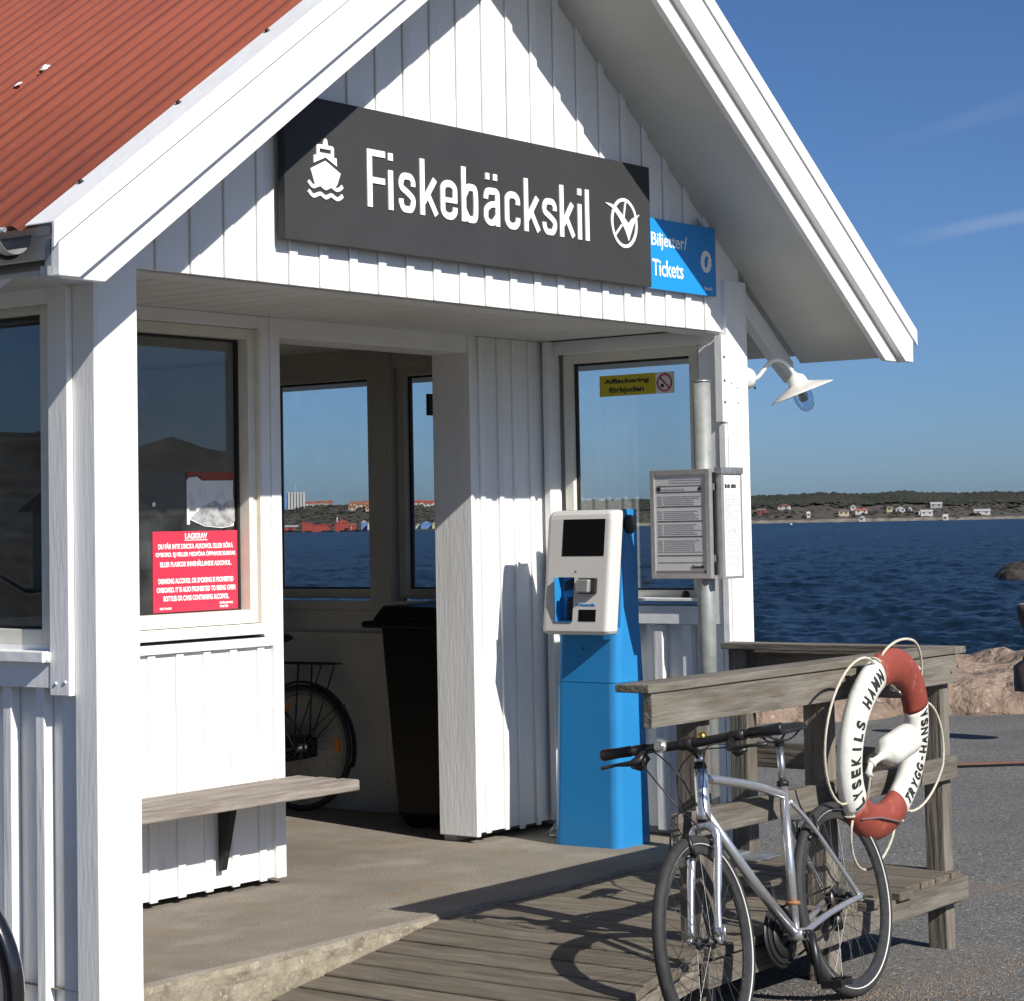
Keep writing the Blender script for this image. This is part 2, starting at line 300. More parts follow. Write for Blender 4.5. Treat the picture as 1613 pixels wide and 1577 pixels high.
def text(name, body, mat, parent, org, xd, zd, W, H, align='C', bold=0.0, depth=.0012, label=None):
    """lettering fitted to a W x H box whose lower left corner is org, xd/zd its directions (world)"""
    cu = bpy.data.curves.new(name, 'FONT'); cu.body = body; cu.size = 1; cu.extrude = .01; cu.offset = bold; cu.align_x = {'C': 'CENTER', 'L': 'LEFT'}[align]; cu.resolution_u = 3
    to = bpy.data.objects.new(name, cu); COL.objects.link(to); dg = bpy.context.evaluated_depsgraph_get(); me = bpy.data.meshes.new_from_object(to.evaluated_get(dg)); bpy.data.objects.remove(to); bpy.data.curves.remove(cu)
    xs = [v.co.x for v in me.vertices]; ys = [v.co.y for v in me.vertices]; x0, x1, y0, y1 = min(xs), max(xs), min(ys), max(ys)
    xd = Vector(xd); zd = Vector(zd); nd = xd.cross(zd); org = Vector(org); inv = parent_world(parent).inverted()
    for v in me.vertices: v.co = inv @ (org + xd * (v.co.x - x0) / (x1 - x0) * W + zd * (v.co.y - y0) / (y1 - y0) * H + nd * (v.co.z / .01 * depth))
    me.materials.clear(); me.materials.append(mat)
    o = bpy.data.objects.new(name, me); COL.objects.link(o); o.parent = parent
    if label: o['label'] = label
    return o
def n3(x, y, z=0, s=1): return noise.noise(Vector((x * s, y * s, z * s)))

# ------------------------------------------------------------------ ground, slab, sea, far shores
def ground_z(x, y):
    if x < 4: return -.30 - .036 * (max(x, -3) - 2.5)
    return -.354
b = MB(); xs = [-60, -30, -12, -6, -3, -1.5, 0, 1, 2, 2.5, 3, 4, 5, 6, 7, 8, 9, 10, 11, 12, 13, 14, 15, 16, 17, 18.5, 20]
ys = [-60, -30, -15, -10, -8, -6, -5, -4, -3, -2.5, -2, -1.5, -1, -.5, 0, .5, 1, 2, 3, 4, 5, 6, 7, 8, 10, 14, 20, 28]
def shore_s(x, y): return (x - 13.6) * .86 + (y - 5.4) * .5
def clampxy(x, y):
    s_ = shore_s(x, y)
    return (x - .86 * (s_ - .35), y - .5 * (s_ - .35)) if s_ > .35 else (x, y)
G = [[b.b.verts.new((*clampxy(x, y), ground_z(x, y) + .008 * n3(x, y, 0, .8))) for y in ys] for x in xs]
for i in range(len(xs) - 1):
    for j in range(len(ys) - 1):
        if min(shore_s(xs[i + p], ys[j + q]) for p in (0, 1) for q in (0, 1)) > .35: continue
        b.b.faces.new([G[i][j], G[i + 1][j], G[i + 1][j + 1], G[i][j + 1]])
b.build('quay_asphalt', ASPH, kind='structure', smooth=True)
# gravel swept against the boardwalk
b = MB()
for i in range(3600):
    x = random.gauss(2.75, .55); y = random.gauss(-1.42, .20)
    if y > -1.0: continue
    z = ground_z(x, y); r = random.uniform(.0025, .0075)
    v = [b.b.verts.new((x + r * math.cos(a) * random.uniform(.7, 1.2), y + r * math.sin(a) * random.uniform(.7, 1.2), z)) for a in (0, 1.57, 3.14, 4.71)]; t_ = b.b.verts.new((x, y, z + r * random.uniform(.7, 1.1)))
    for k in range(4): b.b.faces.new([v[k], v[(k + 1) % 4], t_])
GRAV = M('gravel_stones', (.09, .07, .052), (.22, .17, .13), rough=.9, ns=60, lo=.35, hi=.65)
b.build('gravel', GRAV, kind='stuff')
# low brown dirt patch under the stones is part of the asphalt colour; iron rail and cable crossing the quay
b = MB(); b.tube([(9.6, 2.3, -.345), (11, .9, -.345), (13, -1.2, -.345)], .012, 6); b.build('ground_cable', BLACK, label='thin dark cable lying across the asphalt beyond the railing', cat='cable')
b = MB(); b.box(0, 6, 0, .10, -.01, .012); o = b.build('iron_rail_strip', M('rusty_iron', (.16, .075, .045), (.22, .11, .07), rough=.8, ns=20), label='rusty flat iron strip set in the asphalt near the rocks', cat='rail strip'); o.location = (10.0, 2.15, -.352); o.rotation_euler.z = rad(-52)

def slab():
    b = MB(); nx, ny = 130, 12; X0, X1, Y0, Y1 = .0, 4.03, 0.0, 4.6
    top = []
    for i in range(nx + 1):
        x = X0 + (X1 - X0) * i / nx; row = []
        for j in range(ny + 1):
            y = Y0 + (Y1 - Y0) * (j / ny) ** 2; z = .004 * n3(x, y, 0, 1.7)
            if j == 0: y += -.004 + .007 * n3(x, 0, 3, 14); z = -.010 + .005 * n3(x, 1, 5, 18)
            if j == 1: y = .012 + .004 * n3(x, 4, 3, 20)
            row.append(b.b.verts.new((x, y, z)))
        top.append(row)
    for i in range(nx):
        for j in range(ny): b.b.faces.new([top[i][j], top[i + 1][j], top[i + 1][j + 1], top[i][j + 1]])
    rows = [[t[0] for t in top]]
    for k, z in enumerate((-.03, -.07, -.12, -.2, -.5)):
        rows.append([b.b.verts.new((X0 + (X1 - X0) * i / nx, -.006 + .016 * n3(i * .12, k * .9, 2, 1) + .006 * n3(i * .6, k * 2, 9, 1), z)) for i in range(nx + 1)])
    for k in range(len(rows) - 1):
        for i in range(nx):
            f = b.b.faces.new([rows[k][i], rows[k + 1][i], rows[k + 1][i + 1], rows[k][i + 1]]); f.material_index = 1
    b.build('concrete_slab', [CONC, CONCE], kind='structure', smooth=False)
slab()

SEA = -2.0
AZT = [(0, 50.268), (300, 45.518), (445, 43.176), (590, 40.813), (690, 39.177), (905, 35.650), (1090, 32.624), (1180, 31.160), (1400, 27.618), (1613, 24.258)]
def az(px):
    if px <= 0: return 50.268 + (0 - px) * .01583
    if px >= 1613: return 24.258 - (px - 1613) * .01577
    for (a, u), (b_, v) in zip(AZT, AZT[1:]):
        if a <= px <= b_: return u + (v - u) * (px - a) / (b_ - a)
def polar(a, D, z): return Vector((CAM.x + D * math.cos(rad(a)), CAM.y + D * math.sin(rad(a)), z))
b = MB(); xs = [-400, 12, 15, 25, 60, 150, 500, 1500, 9000]; ys = [-3000, -600, -100, -20, 6, 30, 80, 300, 1000, 9000]
G = [[b.b.verts.new((x, y, SEA - .35)) for y in ys] for x in xs]
for i in range(len(xs) - 1):
    for j in range(len(ys) - 1):
        if xs[i + 1] <= 12 and ys[j + 1] <= 6: continue
        b.b.faces.new([G[i][j], G[i + 1][j], G[i + 1][j + 1], G[i][j + 1]])
def wave_grid():
    """choppy water between the quay and the far shores"""
    vs_, fs = [], []; NA, ND = 460, 620; a0, a1 = 20.0, 46.5; D0, D1 = 27.0, 3000.0
    for i in range(ND + 1):
        D = D0 * (D1 / D0) ** ((i / ND) ** 1.0); k1 = 1.0 if D < 500 else 500 / D
        for j in range(NA + 1):
            a = rad(a0 + (a1 - a0) * j / NA); x = CAM.x + D * math.cos(a); y = CAM.y + D * math.sin(a)
            q = .8 * x + .6 * y; r_ = -.6 * x + .8 * y
            z = .16 * noise.noise(Vector((q * .15, r_ * .08, 1))) + .24 * noise.noise(Vector((q * .70, r_ * .42, 5))) * k1
            if D < 900: z += .14 * noise.noise(Vector((q * 1.9, r_ * 1.2, 9)))
            if D < 260: z += .05 * noise.noise(Vector((q * 4.4, r_ * 3.2, 3)))
            if D > 900: z += .5 * noise.noise(Vector((q * .03, r_ * .012, 7))) + .25 * random.uniform(-1, 1)
            vs_.append((x, y, SEA + z))
    for i in range(ND):
        for j in range(NA):
            p = i * (NA + 1) + j; fs.append((p, p + 1, p + NA + 2, p + NA + 1))
    me = bpy.data.meshes.new('sea'); me.from_pydata(vs_, [], fs); me.polygons.foreach_set('use_smooth', [True] * len(fs)); me.materials.append(WATER); o = bpy.data.objects.new('sea', me); COL.objects.link(o); o['kind'] = 'structure'
wave_grid()
b.build('deep_water', WATER, kind='structure')

def interp(tab, x):
    if x <= tab[0][0]: return tab[0][1]
    for (a, u), (c, v) in zip(tab, tab[1:]):
        if x <= c: return u + (v - u) * (x - a) / (c - a)
    return tab[-1][1]
# far shore profile: bearing (deg) -> shoreline distance and crest height
SH_D = [(10, 2600), (20, 2350), (24.3, 2300), (27.6, 2320), (31.2, 2400), (33.5, 2350), (36, 2200), (39.2, 2250), (41, 2300), (43.2, 2700), (46, 2800), (60, 3000)]
SH_H = [(10, 26), (20, 22), (24.3, 23.5), (26, 23.3), (27.0, 26.0), (27.6, 26.6), (28.3, 25.0), (29.0, 28.5), (29.4, 28), (30.2, 26), (31.2, 26.5), (32.6, 24), (34, 23.5), (35.6, 22.5), (37.5, 24), (39.2, 26.5), (40.8, 26.5), (42, 29), (43.2, 31), (46, 33), (60, 30)]
def hill_h(a, t):
    """t 0 at the waterline .. 1 at the crest"""
    H = interp(SH_H, a) + 8.0
    base = (t ** .8) * H * (.93 + .05 * n3(a * 1.3, t * 3, 1)) + 2.4 * n3(a * 6, t * 5, 4) * t * (1.1 - t)
    return SEA - .5 + base
b = MB(); NA = 420; NTt = 14; rows = []
for i in range(NA + 1):
    a = 12 + (52 - 12) * i / NA; D0 = interp(SH_D, a) + 14 * n3(a * 5, 0, 7); rows.append([b.b.verts.new(polar(a, D0 + 420 * (t / NTt) ** 1.2, hill_h(a, t / NTt))) for t in range(NTt + 1)] + [b.b.verts.new(polar(a, D0 + 1400, 4))])
for i in range(NA):
    for j in range(NTt + 1):
        f = b.b.faces.new([rows[i][j], rows[i + 1][j], rows[i + 1][j + 1], rows[i][j + 1]]); f.material_index = 1 if j == 0 else 0; f.smooth = True
b.build('far_hills', [HILL, SHORE], kind='structure')
# woods on the far shore: many small ragged crowns
def blob(b, p, r, h):
    n = 5; ph = random.random() * 6
    ring = [b.b.verts.new(p + Vector((math.cos(ph + k * 6.283 / n) * r * random.uniform(.7, 1.2), math.sin(ph + k * 6.283 / n) * r * random.uniform(.7, 1.2), h * random.uniform(.25, .5)))) for k in range(n)]
    t_ = b.b.verts.new(p + Vector((0, 0, h))); q = b.b.verts.new(p - Vector((0, 0, h * .1)))
    for k in range(n): b.b.faces.new([ring[k], ring[(k + 1) % n], t_]); b.b.faces.new([ring[(k + 1) % n], ring[k], q])
b = MB(); b2 = MB()
for i in range(15000):
    a = random.uniform(15, 49); right = a < 38
    t = random.random() ** (.55 if right else .8)
    if right:
        den = .25 + .75 * (t > .52) + .35 * n3(a * 1.6, t * 3, 9)
        if t < .12: den = .05
    else: den = .25 + .4 * n3(a * 2, t * 4, 3) + (.1 if t > .6 else 0)
    if random.random() > den: continue
    D0 = interp(SH_D, a); p = polar(a, D0 + 420 * t ** 1.2, hill_h(a, t)); sc_ = random.uniform(.7, 1.3)
    if right and (t > .45 or random.random() < .12): blob(b, p, 5.5 * sc_, (5.2 if t > .5 else 4.0) * sc_ * .8)
    else:
        for _ in range(2): blob(b2, p + Vector((random.uniform(-8, 8), random.uniform(-8, 8), 0)), 2.6 * sc_, 2.6 * sc_ * .8)
b.build('far_evergreen_wood', TREE, kind='stuff'); b2.build('far_bare_scrub', TREE2, kind='stuff')

def house(name, label, cat, a, D, z, wd, dp, h, rh, wall, roof, rot=None, group=None, win=0, gable=False):
    p = polar(a, D, z); fx = Vector((-math.sin(rad(a)), math.cos(rad(a)), 0)); fy = Vector((math.cos(rad(a)), math.sin(rad(a)), 0))
    if rot: fx, fy = fx * math.cos(rot) + fy * math.sin(rot), fy * math.cos(rot) - fx * math.sin(rot)
    mw = Matrix(((fx.x, fy.x, 0, p.x), (fx.y, fy.y, 0, p.y), (0, 0, 1, p.z), (0, 0, 0, 1)))
    r = thing(name, label, cat, mw=mw, group=group)
    MB().box(-wd / 2, wd / 2, -dp / 2, dp / 2, -3, h).build('wall', wall, r, local=True)
    if rh > 0:
        if gable: MB().prism([(-wd / 2 - .4, h), (wd / 2 + .4, h), (0, h + rh)], -dp / 2 - .4, dp / 2 + .4, 'Y').build('roof', roof, r, local=True)
        else: MB().prism([(-dp / 2 - .4, h), (dp / 2 + .4, h), (0, h + rh)], -wd / 2 - .4, wd / 2 + .4, 'X').build('roof', roof, r, local=True)
    for k in range(win):
        x = -wd / 2 + wd * (k + .5) / win
        MB().box(x - .8, x + .8, -dp / 2 - .12, -dp / 2 - .02, h * .35, h * .35 + 1.6).build('window', HD, r, local=True)
    return r
def on_hill(a, t): return interp(SH_D, a) + 420 * t ** 1.2, hill_h(a, t)
FAR = [(1200, 806, 11, HR, HBR, 'small red house, leftmost on the far right shore', 0),
       (1236, 799, 15, HW, HO, 'white house with orange roof and lit gable on the far shore', 1),
       (1274, 811, 4, HW, HW, 'tiny white boathouse on the slope right of the orange roofed house', 0),
       (1330, 808, 12, HY, HBR, 'pale low house left of the white hillside cluster', 0),
       (1345, 800, 7, HW, HG, 'white gabled house topmost of the hillside cluster', 1),
       (1357, 806, 15, HW, HO, 'long white house at the front of the hillside cluster', 0),
       (1358, 818, 6, HW, HG, 'little white shed by the water below the hillside cluster', 1),
       (1402, 803, 7, HY, HBR, 'beige house beside the grey gabled house', 0),
       (1418, 804, 12, HG, HG, 'grey gabled house in the middle of the far shore', 1),
       (1434, 804, 4, HW, HG, 'small bright white house right of the grey gabled house', 1),
       (1452, 806, 7, HW, HBR, 'white house beside the long pale one', 1),
       (1460, 808, 14, HW, HG, 'long white house low on the shore right of centre', 0),
       (1476, 796, 14, HG, HG, 'grey house set highest among the trees', 0),
       (1490, 817, 5, HW, HW, 'white boathouse standing alone at the water line', 0),
       (1548, 807, 19, HW, HG, 'widest pale house, rightmost on the far shore', 0)]
def eye_y(px): return 843.1 - .0193 * px
for (px, py, wd, wl, rf, lab, gb) in FAR:
    a = az(px)
    # stand the house on the slope at the height seen
    best = min((abs((eye_y(px) - (3487.6 / D) * (z - 1.48) / math.cos(rad(0))) - (py + 3)), t, D, z) for t in [k / 60 for k in range(1, 60)] for D, z in [on_hill(a, t)])
    _, t, D, z = best
    house('shore_house', lab, 'house', a, D - 6, z + .2, wd * .86, 8, 2.9, 2.4, wl, rf, group='houses on the far right shore', win=2 if wd > 9 else 1, gable=bool(gb), rot=random.uniform(-.3, .3))
# town side, seen through the rear windows
tw = thing('tower_block', 'pale grey high block with upright fins above the red roofs, seen through the rear window', 'building', mw=Matrix.Translation(polar(az(465), 2950, 30)))
aa = rad(az(465)); fx = Vector((math.sin(aa), -math.cos(aa), 0)); fy = Vector((math.cos(aa), math.sin(aa), 0))
def obox(b, c, x0, x1, y0, y1, z0, z1): b.hexa([tuple(c + fx * x + fy * y + Vector((0, 0, z))) for z in (z0, z1) for y in (y0, y1) for x in (x0, x1)])
c = polar(az(465), 2950, 30); b = MB(); obox(b, c, -13.5, 13.5, 0, 20, -2, 20); b.build('core', HG, tw)
for k in range(6):
    b = MB(); obox(b, c, -9 + k * 3.9, -9 + k * 3.9 + 2.7, -2, 0, -2, 20.6); b.build('fin', HW, tw)
b = MB(); obox(b, c, -13.5, -10, -1.5, 0, -2, 20); b.build('stair_tower', HB, tw)
b = MB(); obox(b, c, 1, 1.6, 4, 5, 20, 32); b.build('antenna', HG, tw)
k_ = 0
RT_ = [(484, 793, 14), (497, 791, 10), (505, 790, 9), (515, 792, 8), (521, 791, 7), (560, 794, 16), (569, 796, 15), (577, 793, 14), (587, 796, 12), (655, 793, 17), (665, 792, 14), (675, 794, 13), (684, 792, 14), (555, 800, 10), (583, 801, 12)]
TLAB = ['white orange roofed house on the ridge, nearest right of the tower block', 'beige red roofed house second right of the tower block', 'white orange roofed house third right of the tower block', 'beige ridge house fourth right of the tower block', 'small white ridge house fifth right of the tower block',
        'beige ridge house at the left of the long red roof row', 'beige house second in the long red roof row of the wide pane', 'beige house third in the long red roof row of the wide pane', 'beige ridge house nearest the window post in the wide pane', 'white ridge house, leftmost in the narrow pane', 'beige ridge house second from the left in the narrow pane', 'white ridge house third from the left in the narrow pane', 'beige ridge house, rightmost in the narrow pane', 'beige house just below the ridge row in the wide pane', 'beige house below the ridge, close to the window post']
for i, (px, py, wd) in enumerate(RT_):
    a = az(px); best = min((abs((eye_y(px) - (3487.6 / D) * (z - 1.48)) - (py + 4)), t, D, z) for t in [k / 60 for k in range(5, 61)] for D, z in [on_hill(a, t)])
    _, t, D, z = best
    white = i in (0, 2, 4, 9, 11)
    side = 'left pane of the rear window' if px < 600 else 'narrow right pane of the rear window'
    house('town_house', TLAB[i], 'house', a, D, z + .2, wd * .8, 9, 3.2, 2.8, HW if white else HY, HO if not white else HR, group='town houses on the ridge in the ' + side, win=2, gable=False)
for (px0, px1, py, h, rh, wl, rf, lab, gb) in [(430, 475, 829, 5.5, 2.2, HR, HG, 'long red warehouse with grey roof at the far quay, left end', 0), (476, 491, 824, 9.0, 1.6, HR, HR, 'taller red shed between the two long warehouses', 0),
        (492, 527, 827, 6.5, 1.2, HR, HR, 'low dark red warehouse right of the taller shed', 0), (528, 550, 822, 8.0, 5.0, HR, HR, 'big red gabled warehouse on the far quay', 1),
        (551, 561, 825, 5.5, 2.2, HR, HO, 'small red house right of the big gabled warehouse', 0), (569, 578, 818, 8.0, 3, HB, HG, 'blue grey gabled house above the white quay houses', 1), (579, 592, 823, 7, 3, HW, HW, 'bright white quay house left of the window post', 1),
        (655, 664, 826, 4, 2, HW, HG, 'pale quay shed in the narrow right pane', 1), (663, 680, 826, 5.5, 3.2, HB, HB, 'light blue boat hall in the narrow right pane', 1), (681, 688, 827, 5, 2, HY, HW, 'cream quay house beside the blue boat hall', 1)]:
    px = (px0 + px1) / 2; a = az(px); D = interp(SH_D, a) - 6; house('quay_building', lab, 'warehouse', a, D, SEA + 1, (px1 - px0) * D / 3487, 14, h, rh, wl, rf, gable=bool(gb), win=0)
b = MB(); rows = []
for i in range(61):
    a = 38.6 + i * .1; D = interp(SH_D, a) - 22; rows.append([b.b.verts.new(polar(a, D, z)) for z in (SEA - 1, SEA + 1.6)] + [b.b.verts.new(polar(a, D + 70, SEA + 1.7))])
for i in range(60):
    for j in range(2): b.b.faces.new([rows[i][j], rows[i + 1][j], rows[i + 1][j + 1], rows[i][j + 1]])
b.build('far_quay', SHORE, kind='structure')
b = MB(); p = polar(az(531), interp(SH_D, az(531)) - 3, 0); b.tube([p, p + Vector((0, 0, 14))], .7, 6); b.build('harbour_mast', HW, label='thin white mast standing beside the big red warehouse', cat='mast')
b = MB(); p = polar(az(553), interp(SH_D, az(553)) - 20, 0); b.lathe([(0, -.6), (2.0, -.2), (2.0, 3.4), (.8, 4.4), (0, 4.6)], p, seg=10); b.build('quay_beacon', HW, label='small white round beacon on the far quay edge', cat='beacon')
b = MB(); p = polar(az(1246), 1500, SEA); b.lathe([(0, -.3), (1.1, -.1), (.9, .9), (0, 1.3)], p, seg=8); b.build('white_buoy', HW, label='tiny white buoy floating on the open water beyond the corner', cat='buoy')

# land behind the camera (seen in the panes), ends before the water
b = MB(); rows = []
for i in range(263):
    a = 95 + i     # from north-west round behind to south-east
    row = []
    for j, D in enumerate((24, 45, 80, 120, 160, 200, 240, 300, 420)):
        u = max(0, min(1, (D - 120) / 80)); e = 9.6 + 5.5 * n3(a * .16, 0, 5) + 3.5 * n3(a * .5, D * .01, 2)
        if 130 < a < 152: e += 1.5
        z = -.42 + (e if D >= 200 else e * u) + (1.2 * n3(a * .8, D * .05, 8) if D > 60 else 0) - (0 if D < 300 else 3)
        row.append(b.b.verts.new((CAM.x + 4 + D * math.cos(rad(a)), CAM.y + 4 + D * math.sin(rad(a)), max(z, -.8))))
    rows.append(row)
for i in range(262):
    for j in range(8): b.b.faces.new([rows[i][j], rows[i + 1][j], rows[i + 1][j + 1], rows[i][j + 1]])
b.build('village_hillside', LAND, kind='structure', smooth=True)
for i, (a, D, wl, rf, lab) in enumerate([(134, 75, HY, HO, 'house with red tiled roof mirrored in the side pane'), (139, 95, HW, HO, 'second red roofed house further along the hillside behind the photographer'), (-44, 110, HW, HG, 'low grey roofed house mirrored in the porch pane')]):
    x, y = CAM.x + 4 + D * math.cos(rad(a)), CAM.y + 4 + D * math.sin(rad(a)); r = thing('village_house', lab, 'house', (x, y, -.4), group='houses behind the photographer')
    MB().box(x - 5, x + 5, y - 4, y + 4, -.4, 2.3).build('wall', wl, r); MB().prism([(y - 4.4, 2.3), (y + 4.4, 2.3), (y, 4.6)], x - 5.4, x + 5.4, 'X').build('roof', rf, r)

# skerry and granite rocks
def rockmesh(name, cx, cy, lx, ly, rot, h, mat, seed, lab, cat, z0=-.5, n=26, rough=.35, flat=.5):
    b = MB(); R = []
    for i in range(n + 1):
        row = []
        for j in range(n + 1):
            u, v = i / n * 2 - 1, j / n * 2 - 1; e = max(0, 1 - (abs(u) ** 4 + abs(v) ** 4)) ** flat
            x, y = u * lx, v * ly; q = n3(x + seed, y, seed, .9) * rough + n3(x * 3, y * 3 + seed, 1, 1) * rough * .45 - abs(n3(x * 1.3 + seed, y * 1.3, 4, 1)) * rough * 1.2
            z = z0 + (h - z0) * e * (.88 + q * .5) + (n3(x * 6, y * 6, seed) * .03); jx, jy = n3(x * 2, y * 2, 7 + seed) * .12, n3(x * 2, y * 2, 17 + seed) * .12
            row.append(b.b.verts.new((cx + (x + jx) * math.cos(rot) - (y + jy) * math.sin(rot), cy + (x + jx) * math.sin(rot) + (y + jy) * math.cos(rot), z)))
        R.append(row)
    for i in range(n):
        for j in range(n): b.b.faces.new([R[i][j], R[i + 1][j], R[i + 1][j + 1], R[i][j + 1]])
    return b.build(name, mat, label=lab, cat=cat)
rockmesh('skerry', 110.6, 45.4, 3.3, 3.0, .5, -.92, SKER, 3, 'dark low skerry breaking the water at the right edge', 'rock', z0=SEA - .6, rough=.5)
rockmesh('granite_outcrop', 15.6, 4.6, 3.2, 1.9, rad(-62), .24, GRANP, 1, 'broad pink granite outcrop between the asphalt and the sea, right of the railing', 'rock', z0=-1.2, n=46, rough=.22, flat=.22)
rockmesh('granite_outcrop', 13.0, 6.6, 2.6, 1.3, rad(-60), .12, GRANP, 5, 'rusty pink granite showing under the top board of the railing', 'rock', z0=-1.2, n=34, rough=.25, flat=.25)
rockmesh('granite_outcrop', 18.5, 1.2, 3.0, 2.2, rad(-62), .30, GRANP, 9, 'granite hump outside the right edge behind the bollard', 'rock', z0=-1.5, n=30, rough=.2, flat=.25)
b = MB()   # rock slope down to the sea
G = []
for i in range(61):
    s_ = -12 + i * .55; row = []
    for j, (t_, z) in enumerate(((0, -.36), (.8, -.30), (1.6, -.45), (2.6, -.9), (4.5, -1.9), (7, -3.0))):
        x = 13.6 + t_ * .86 + s_ * (-.5); y = 5.4 + t_ * .5 + s_ * .86
        row.append(b.b.verts.new((x + .5 * n3(s_, j, 1, .7), y + .5 * n3(s_, j, 9, .7), z + (.18 * n3(s_ * 2, j, 4, .8) if j else -.05))))
    G.append(row)
for i in range(60):
    for j in range(5): b.b.faces.new([G[i][j], G[i + 1][j], G[i + 1][j + 1], G[i][j + 1]])
b.build('shore_rock_slope', GRANP, kind='structure', smooth=True)

# mooring bollard
c = Vector((12.02, 2.15, .26)); bo = thing('mooring_bollard', 'dark iron mooring bollard cut off by the right edge', 'bollard', c)
b = MB(); b.lathe([(.0, .5), (.115, .50), (.135, .46), (.12, .38), (.085, .30), (.075, .12), (.10, .04), (.17, 0), (.17, -.2)], c, seg=18); b.build('post', M('rusty_black_iron', (.05, .035, .03), (.09, .06, .05), rough=.7, ns=15), bo)
MB().lathe([(0, .505), (.10, .505), (.115, .50)], c, seg=18).build('cap', M('worn_cap', (.30, .24, .19), rough=.8), bo)

# ------------------------------------------------------------------ the shelter
XM = 2.016; SL = .728
BLD = thing('ferry_shelter', 'white board-and-batten ferry shelter with red corrugated roof and open porch', 'shelter', (0, 0, 0))
def zsoff(x): return 4.12 - SL * abs(x - XM)
def P(name, bb, mat=WHITE, bevel=0, parent=None, **k): return bb.build(name, mat, parent or BLD, bevel=bevel, **k)
# gable boards with battens over the joints (front plane y = 0)
x = .13 - .164
while x < 4.0:
    a, c = max(x, 0.0), min(x + .164, 4.03)
    if c - a > .01:
        za, zc = zsoff(a), zsoff(c); tops = [(a, za)] + ([(XM, zsoff(XM))] if a < XM < c else []) + [(c, zc)]
        P('wall_board', MB().prism([(c, 2.36), (a, 2.36)] + tops, 0.001, .024))
    if .2 < c < 3.85:
        P('batten', MB().prism([(c + .021, 2.357), (c - .021, 2.357), (c - .021, zsoff(c - .021)), (c + .021, zsoff(c + .021))], -.0115, -.001), WHITE, .003)
    x += .164
P('wall_plate', MB().box(.17, 3.87, .026, .14, 2.36, 2.47), WHITE)
# corner boards of the front
P('corner_board', MB().box(-.002, .17, -.024, .022, -.42, 2.56), WHITEH, .003)
P('corner_board', MB().box(3.87, 4.034, -.024, .018, -.36, 2.60), WHITEH, .003)
P('corner_post', MB().box(.004, .168, .024, .17, -.42, 2.36), WHITER)
P('corner_post', MB().box(3.872, 4.03, .020, .125, -.36, 2.36), WHITER)
# left outer wall x = 0
P('corner_board', MB().box(-.020, .002, -.0235, .080, -.42, 2.56), WHITER, .003)
P('trim_board', MB().box(-.043, -.002, .082, .176, .955, 2.50), WHITER, .003)
def outer_boards(x0, x1, xb0, xb1, zt, y0, y1, step, zb=-.42, first=None):
    y = first if first is not None else y0; ys_ = []
    P('wall_board', MB().box(x0, x1, y0, y - .001, zb, zt)) if y > y0 + .01 else None
    while y < y1:
        P('wall_board', MB().box(x0, x1, y, min(y + step - .001, y1), zb, zt)); P('batten', MB().box(xb0, xb1, y - .021, y + .021, zb + .01, zt - .002), WHITE, .003); y += step
outer_boards(.024, .042, -.018, .022, .985, .082, 4.55, .164, first=.256)
P('trim_board', MB().box(-.040, -.019, .178, 1.30, .978, 1.060), WHITEH, .002)
P('trim_board', MB().box(-.040, -.019, .178, 1.30, 2.24, 2.50), WHITEH, .002)
for y in [1.30 + .164 * k for k in range(20)]:
    P('wall_board', MB().box(.024, .042, y, min(y + .163, 4.55), .987, 2.52))
    if y > 1.4: P('batten', MB().box(-.018, .022, y - .021, y + .021, .99, 2.50), WHITE, .003)
# left outer window with a dark inner panel
def window_x(xg, y0, y1, z0, z1, xin, glassm, sill=None, frame=CREAM, side=-1, fw=.05, backing=False):
    """window in a wall of constant x; the frame stands from xg to xin (towards the viewer side)"""
    w_ = MB(); a, c = sorted((xin, xg + .03))
    w_.box(a, c, y0 - fw, y0, z0 - fw, z1 + fw).box(a, c, y1, y1 + fw, z0 - fw, z1 + fw).box(a, c, y0, y1, z1, z1 + fw).box(a, c, y0, y1, z0 - fw, z0)
    w = w_.build('window', frame, BLD, bevel=.002)
    g = MB(); g1, g2 = xg - .008, xg + .012
    g.box(g1, g2, y0, y0 + .011, z0, z1).box(g1, g2, y1 - .011, y1, z0, z1).box(g1, g2, y0 + .011, y1 - .011, z1 - .011, z1).box(g1, g2, y0 + .011, y1 - .011, z0, z0 + .008); g.build('gasket', GASKET, w)
    MB().box(xg - .002, xg + .002, y0 + .011, y1 - .011, z0 + .008, z1 - .011).build('pane', glassm, w)
    if sill: MB().box(*sill).build('sill', WHITEH, w, bevel=.003)
    if backing: MB().box(xg + .06, xg + .08, y0 - .04, y1 + .04, z0 - .04, z1 + .04).build('backing_panel', M('dark_blind', (.012, .012, .012), rough=.9), w)
    return w
window_x(.045, .262, 1.22, 1.166, 2.215, .0, GLASSD, sill=(-.070, .04, .180, 1.28, 1.062, 1.098), backing=True)
P('trim_board', MB().box(.0, .044, .178, 1.29, 1.098, 1.116), WHITEH)
MB().tube([(-.045, .185, 1.062), (-.045, .185, 1.095)], .014, 10).build('screw_cap', WHITEH, BLD)
for y, z in ((.10, 1.00), (.145, .995), (.20, 1.00)):
    MB().lathe([(0, 0), (.006, 0), (.005, -.003), (0, -.004)], (-.044 if y < .18 else -.025, y, z), (1, 0, 0), 8).build('nail_head', WHITEH, BLD)
P('inner_lining', MB().box(.15, .165, .175, 1.055, -.02, 2.38), WHITE)
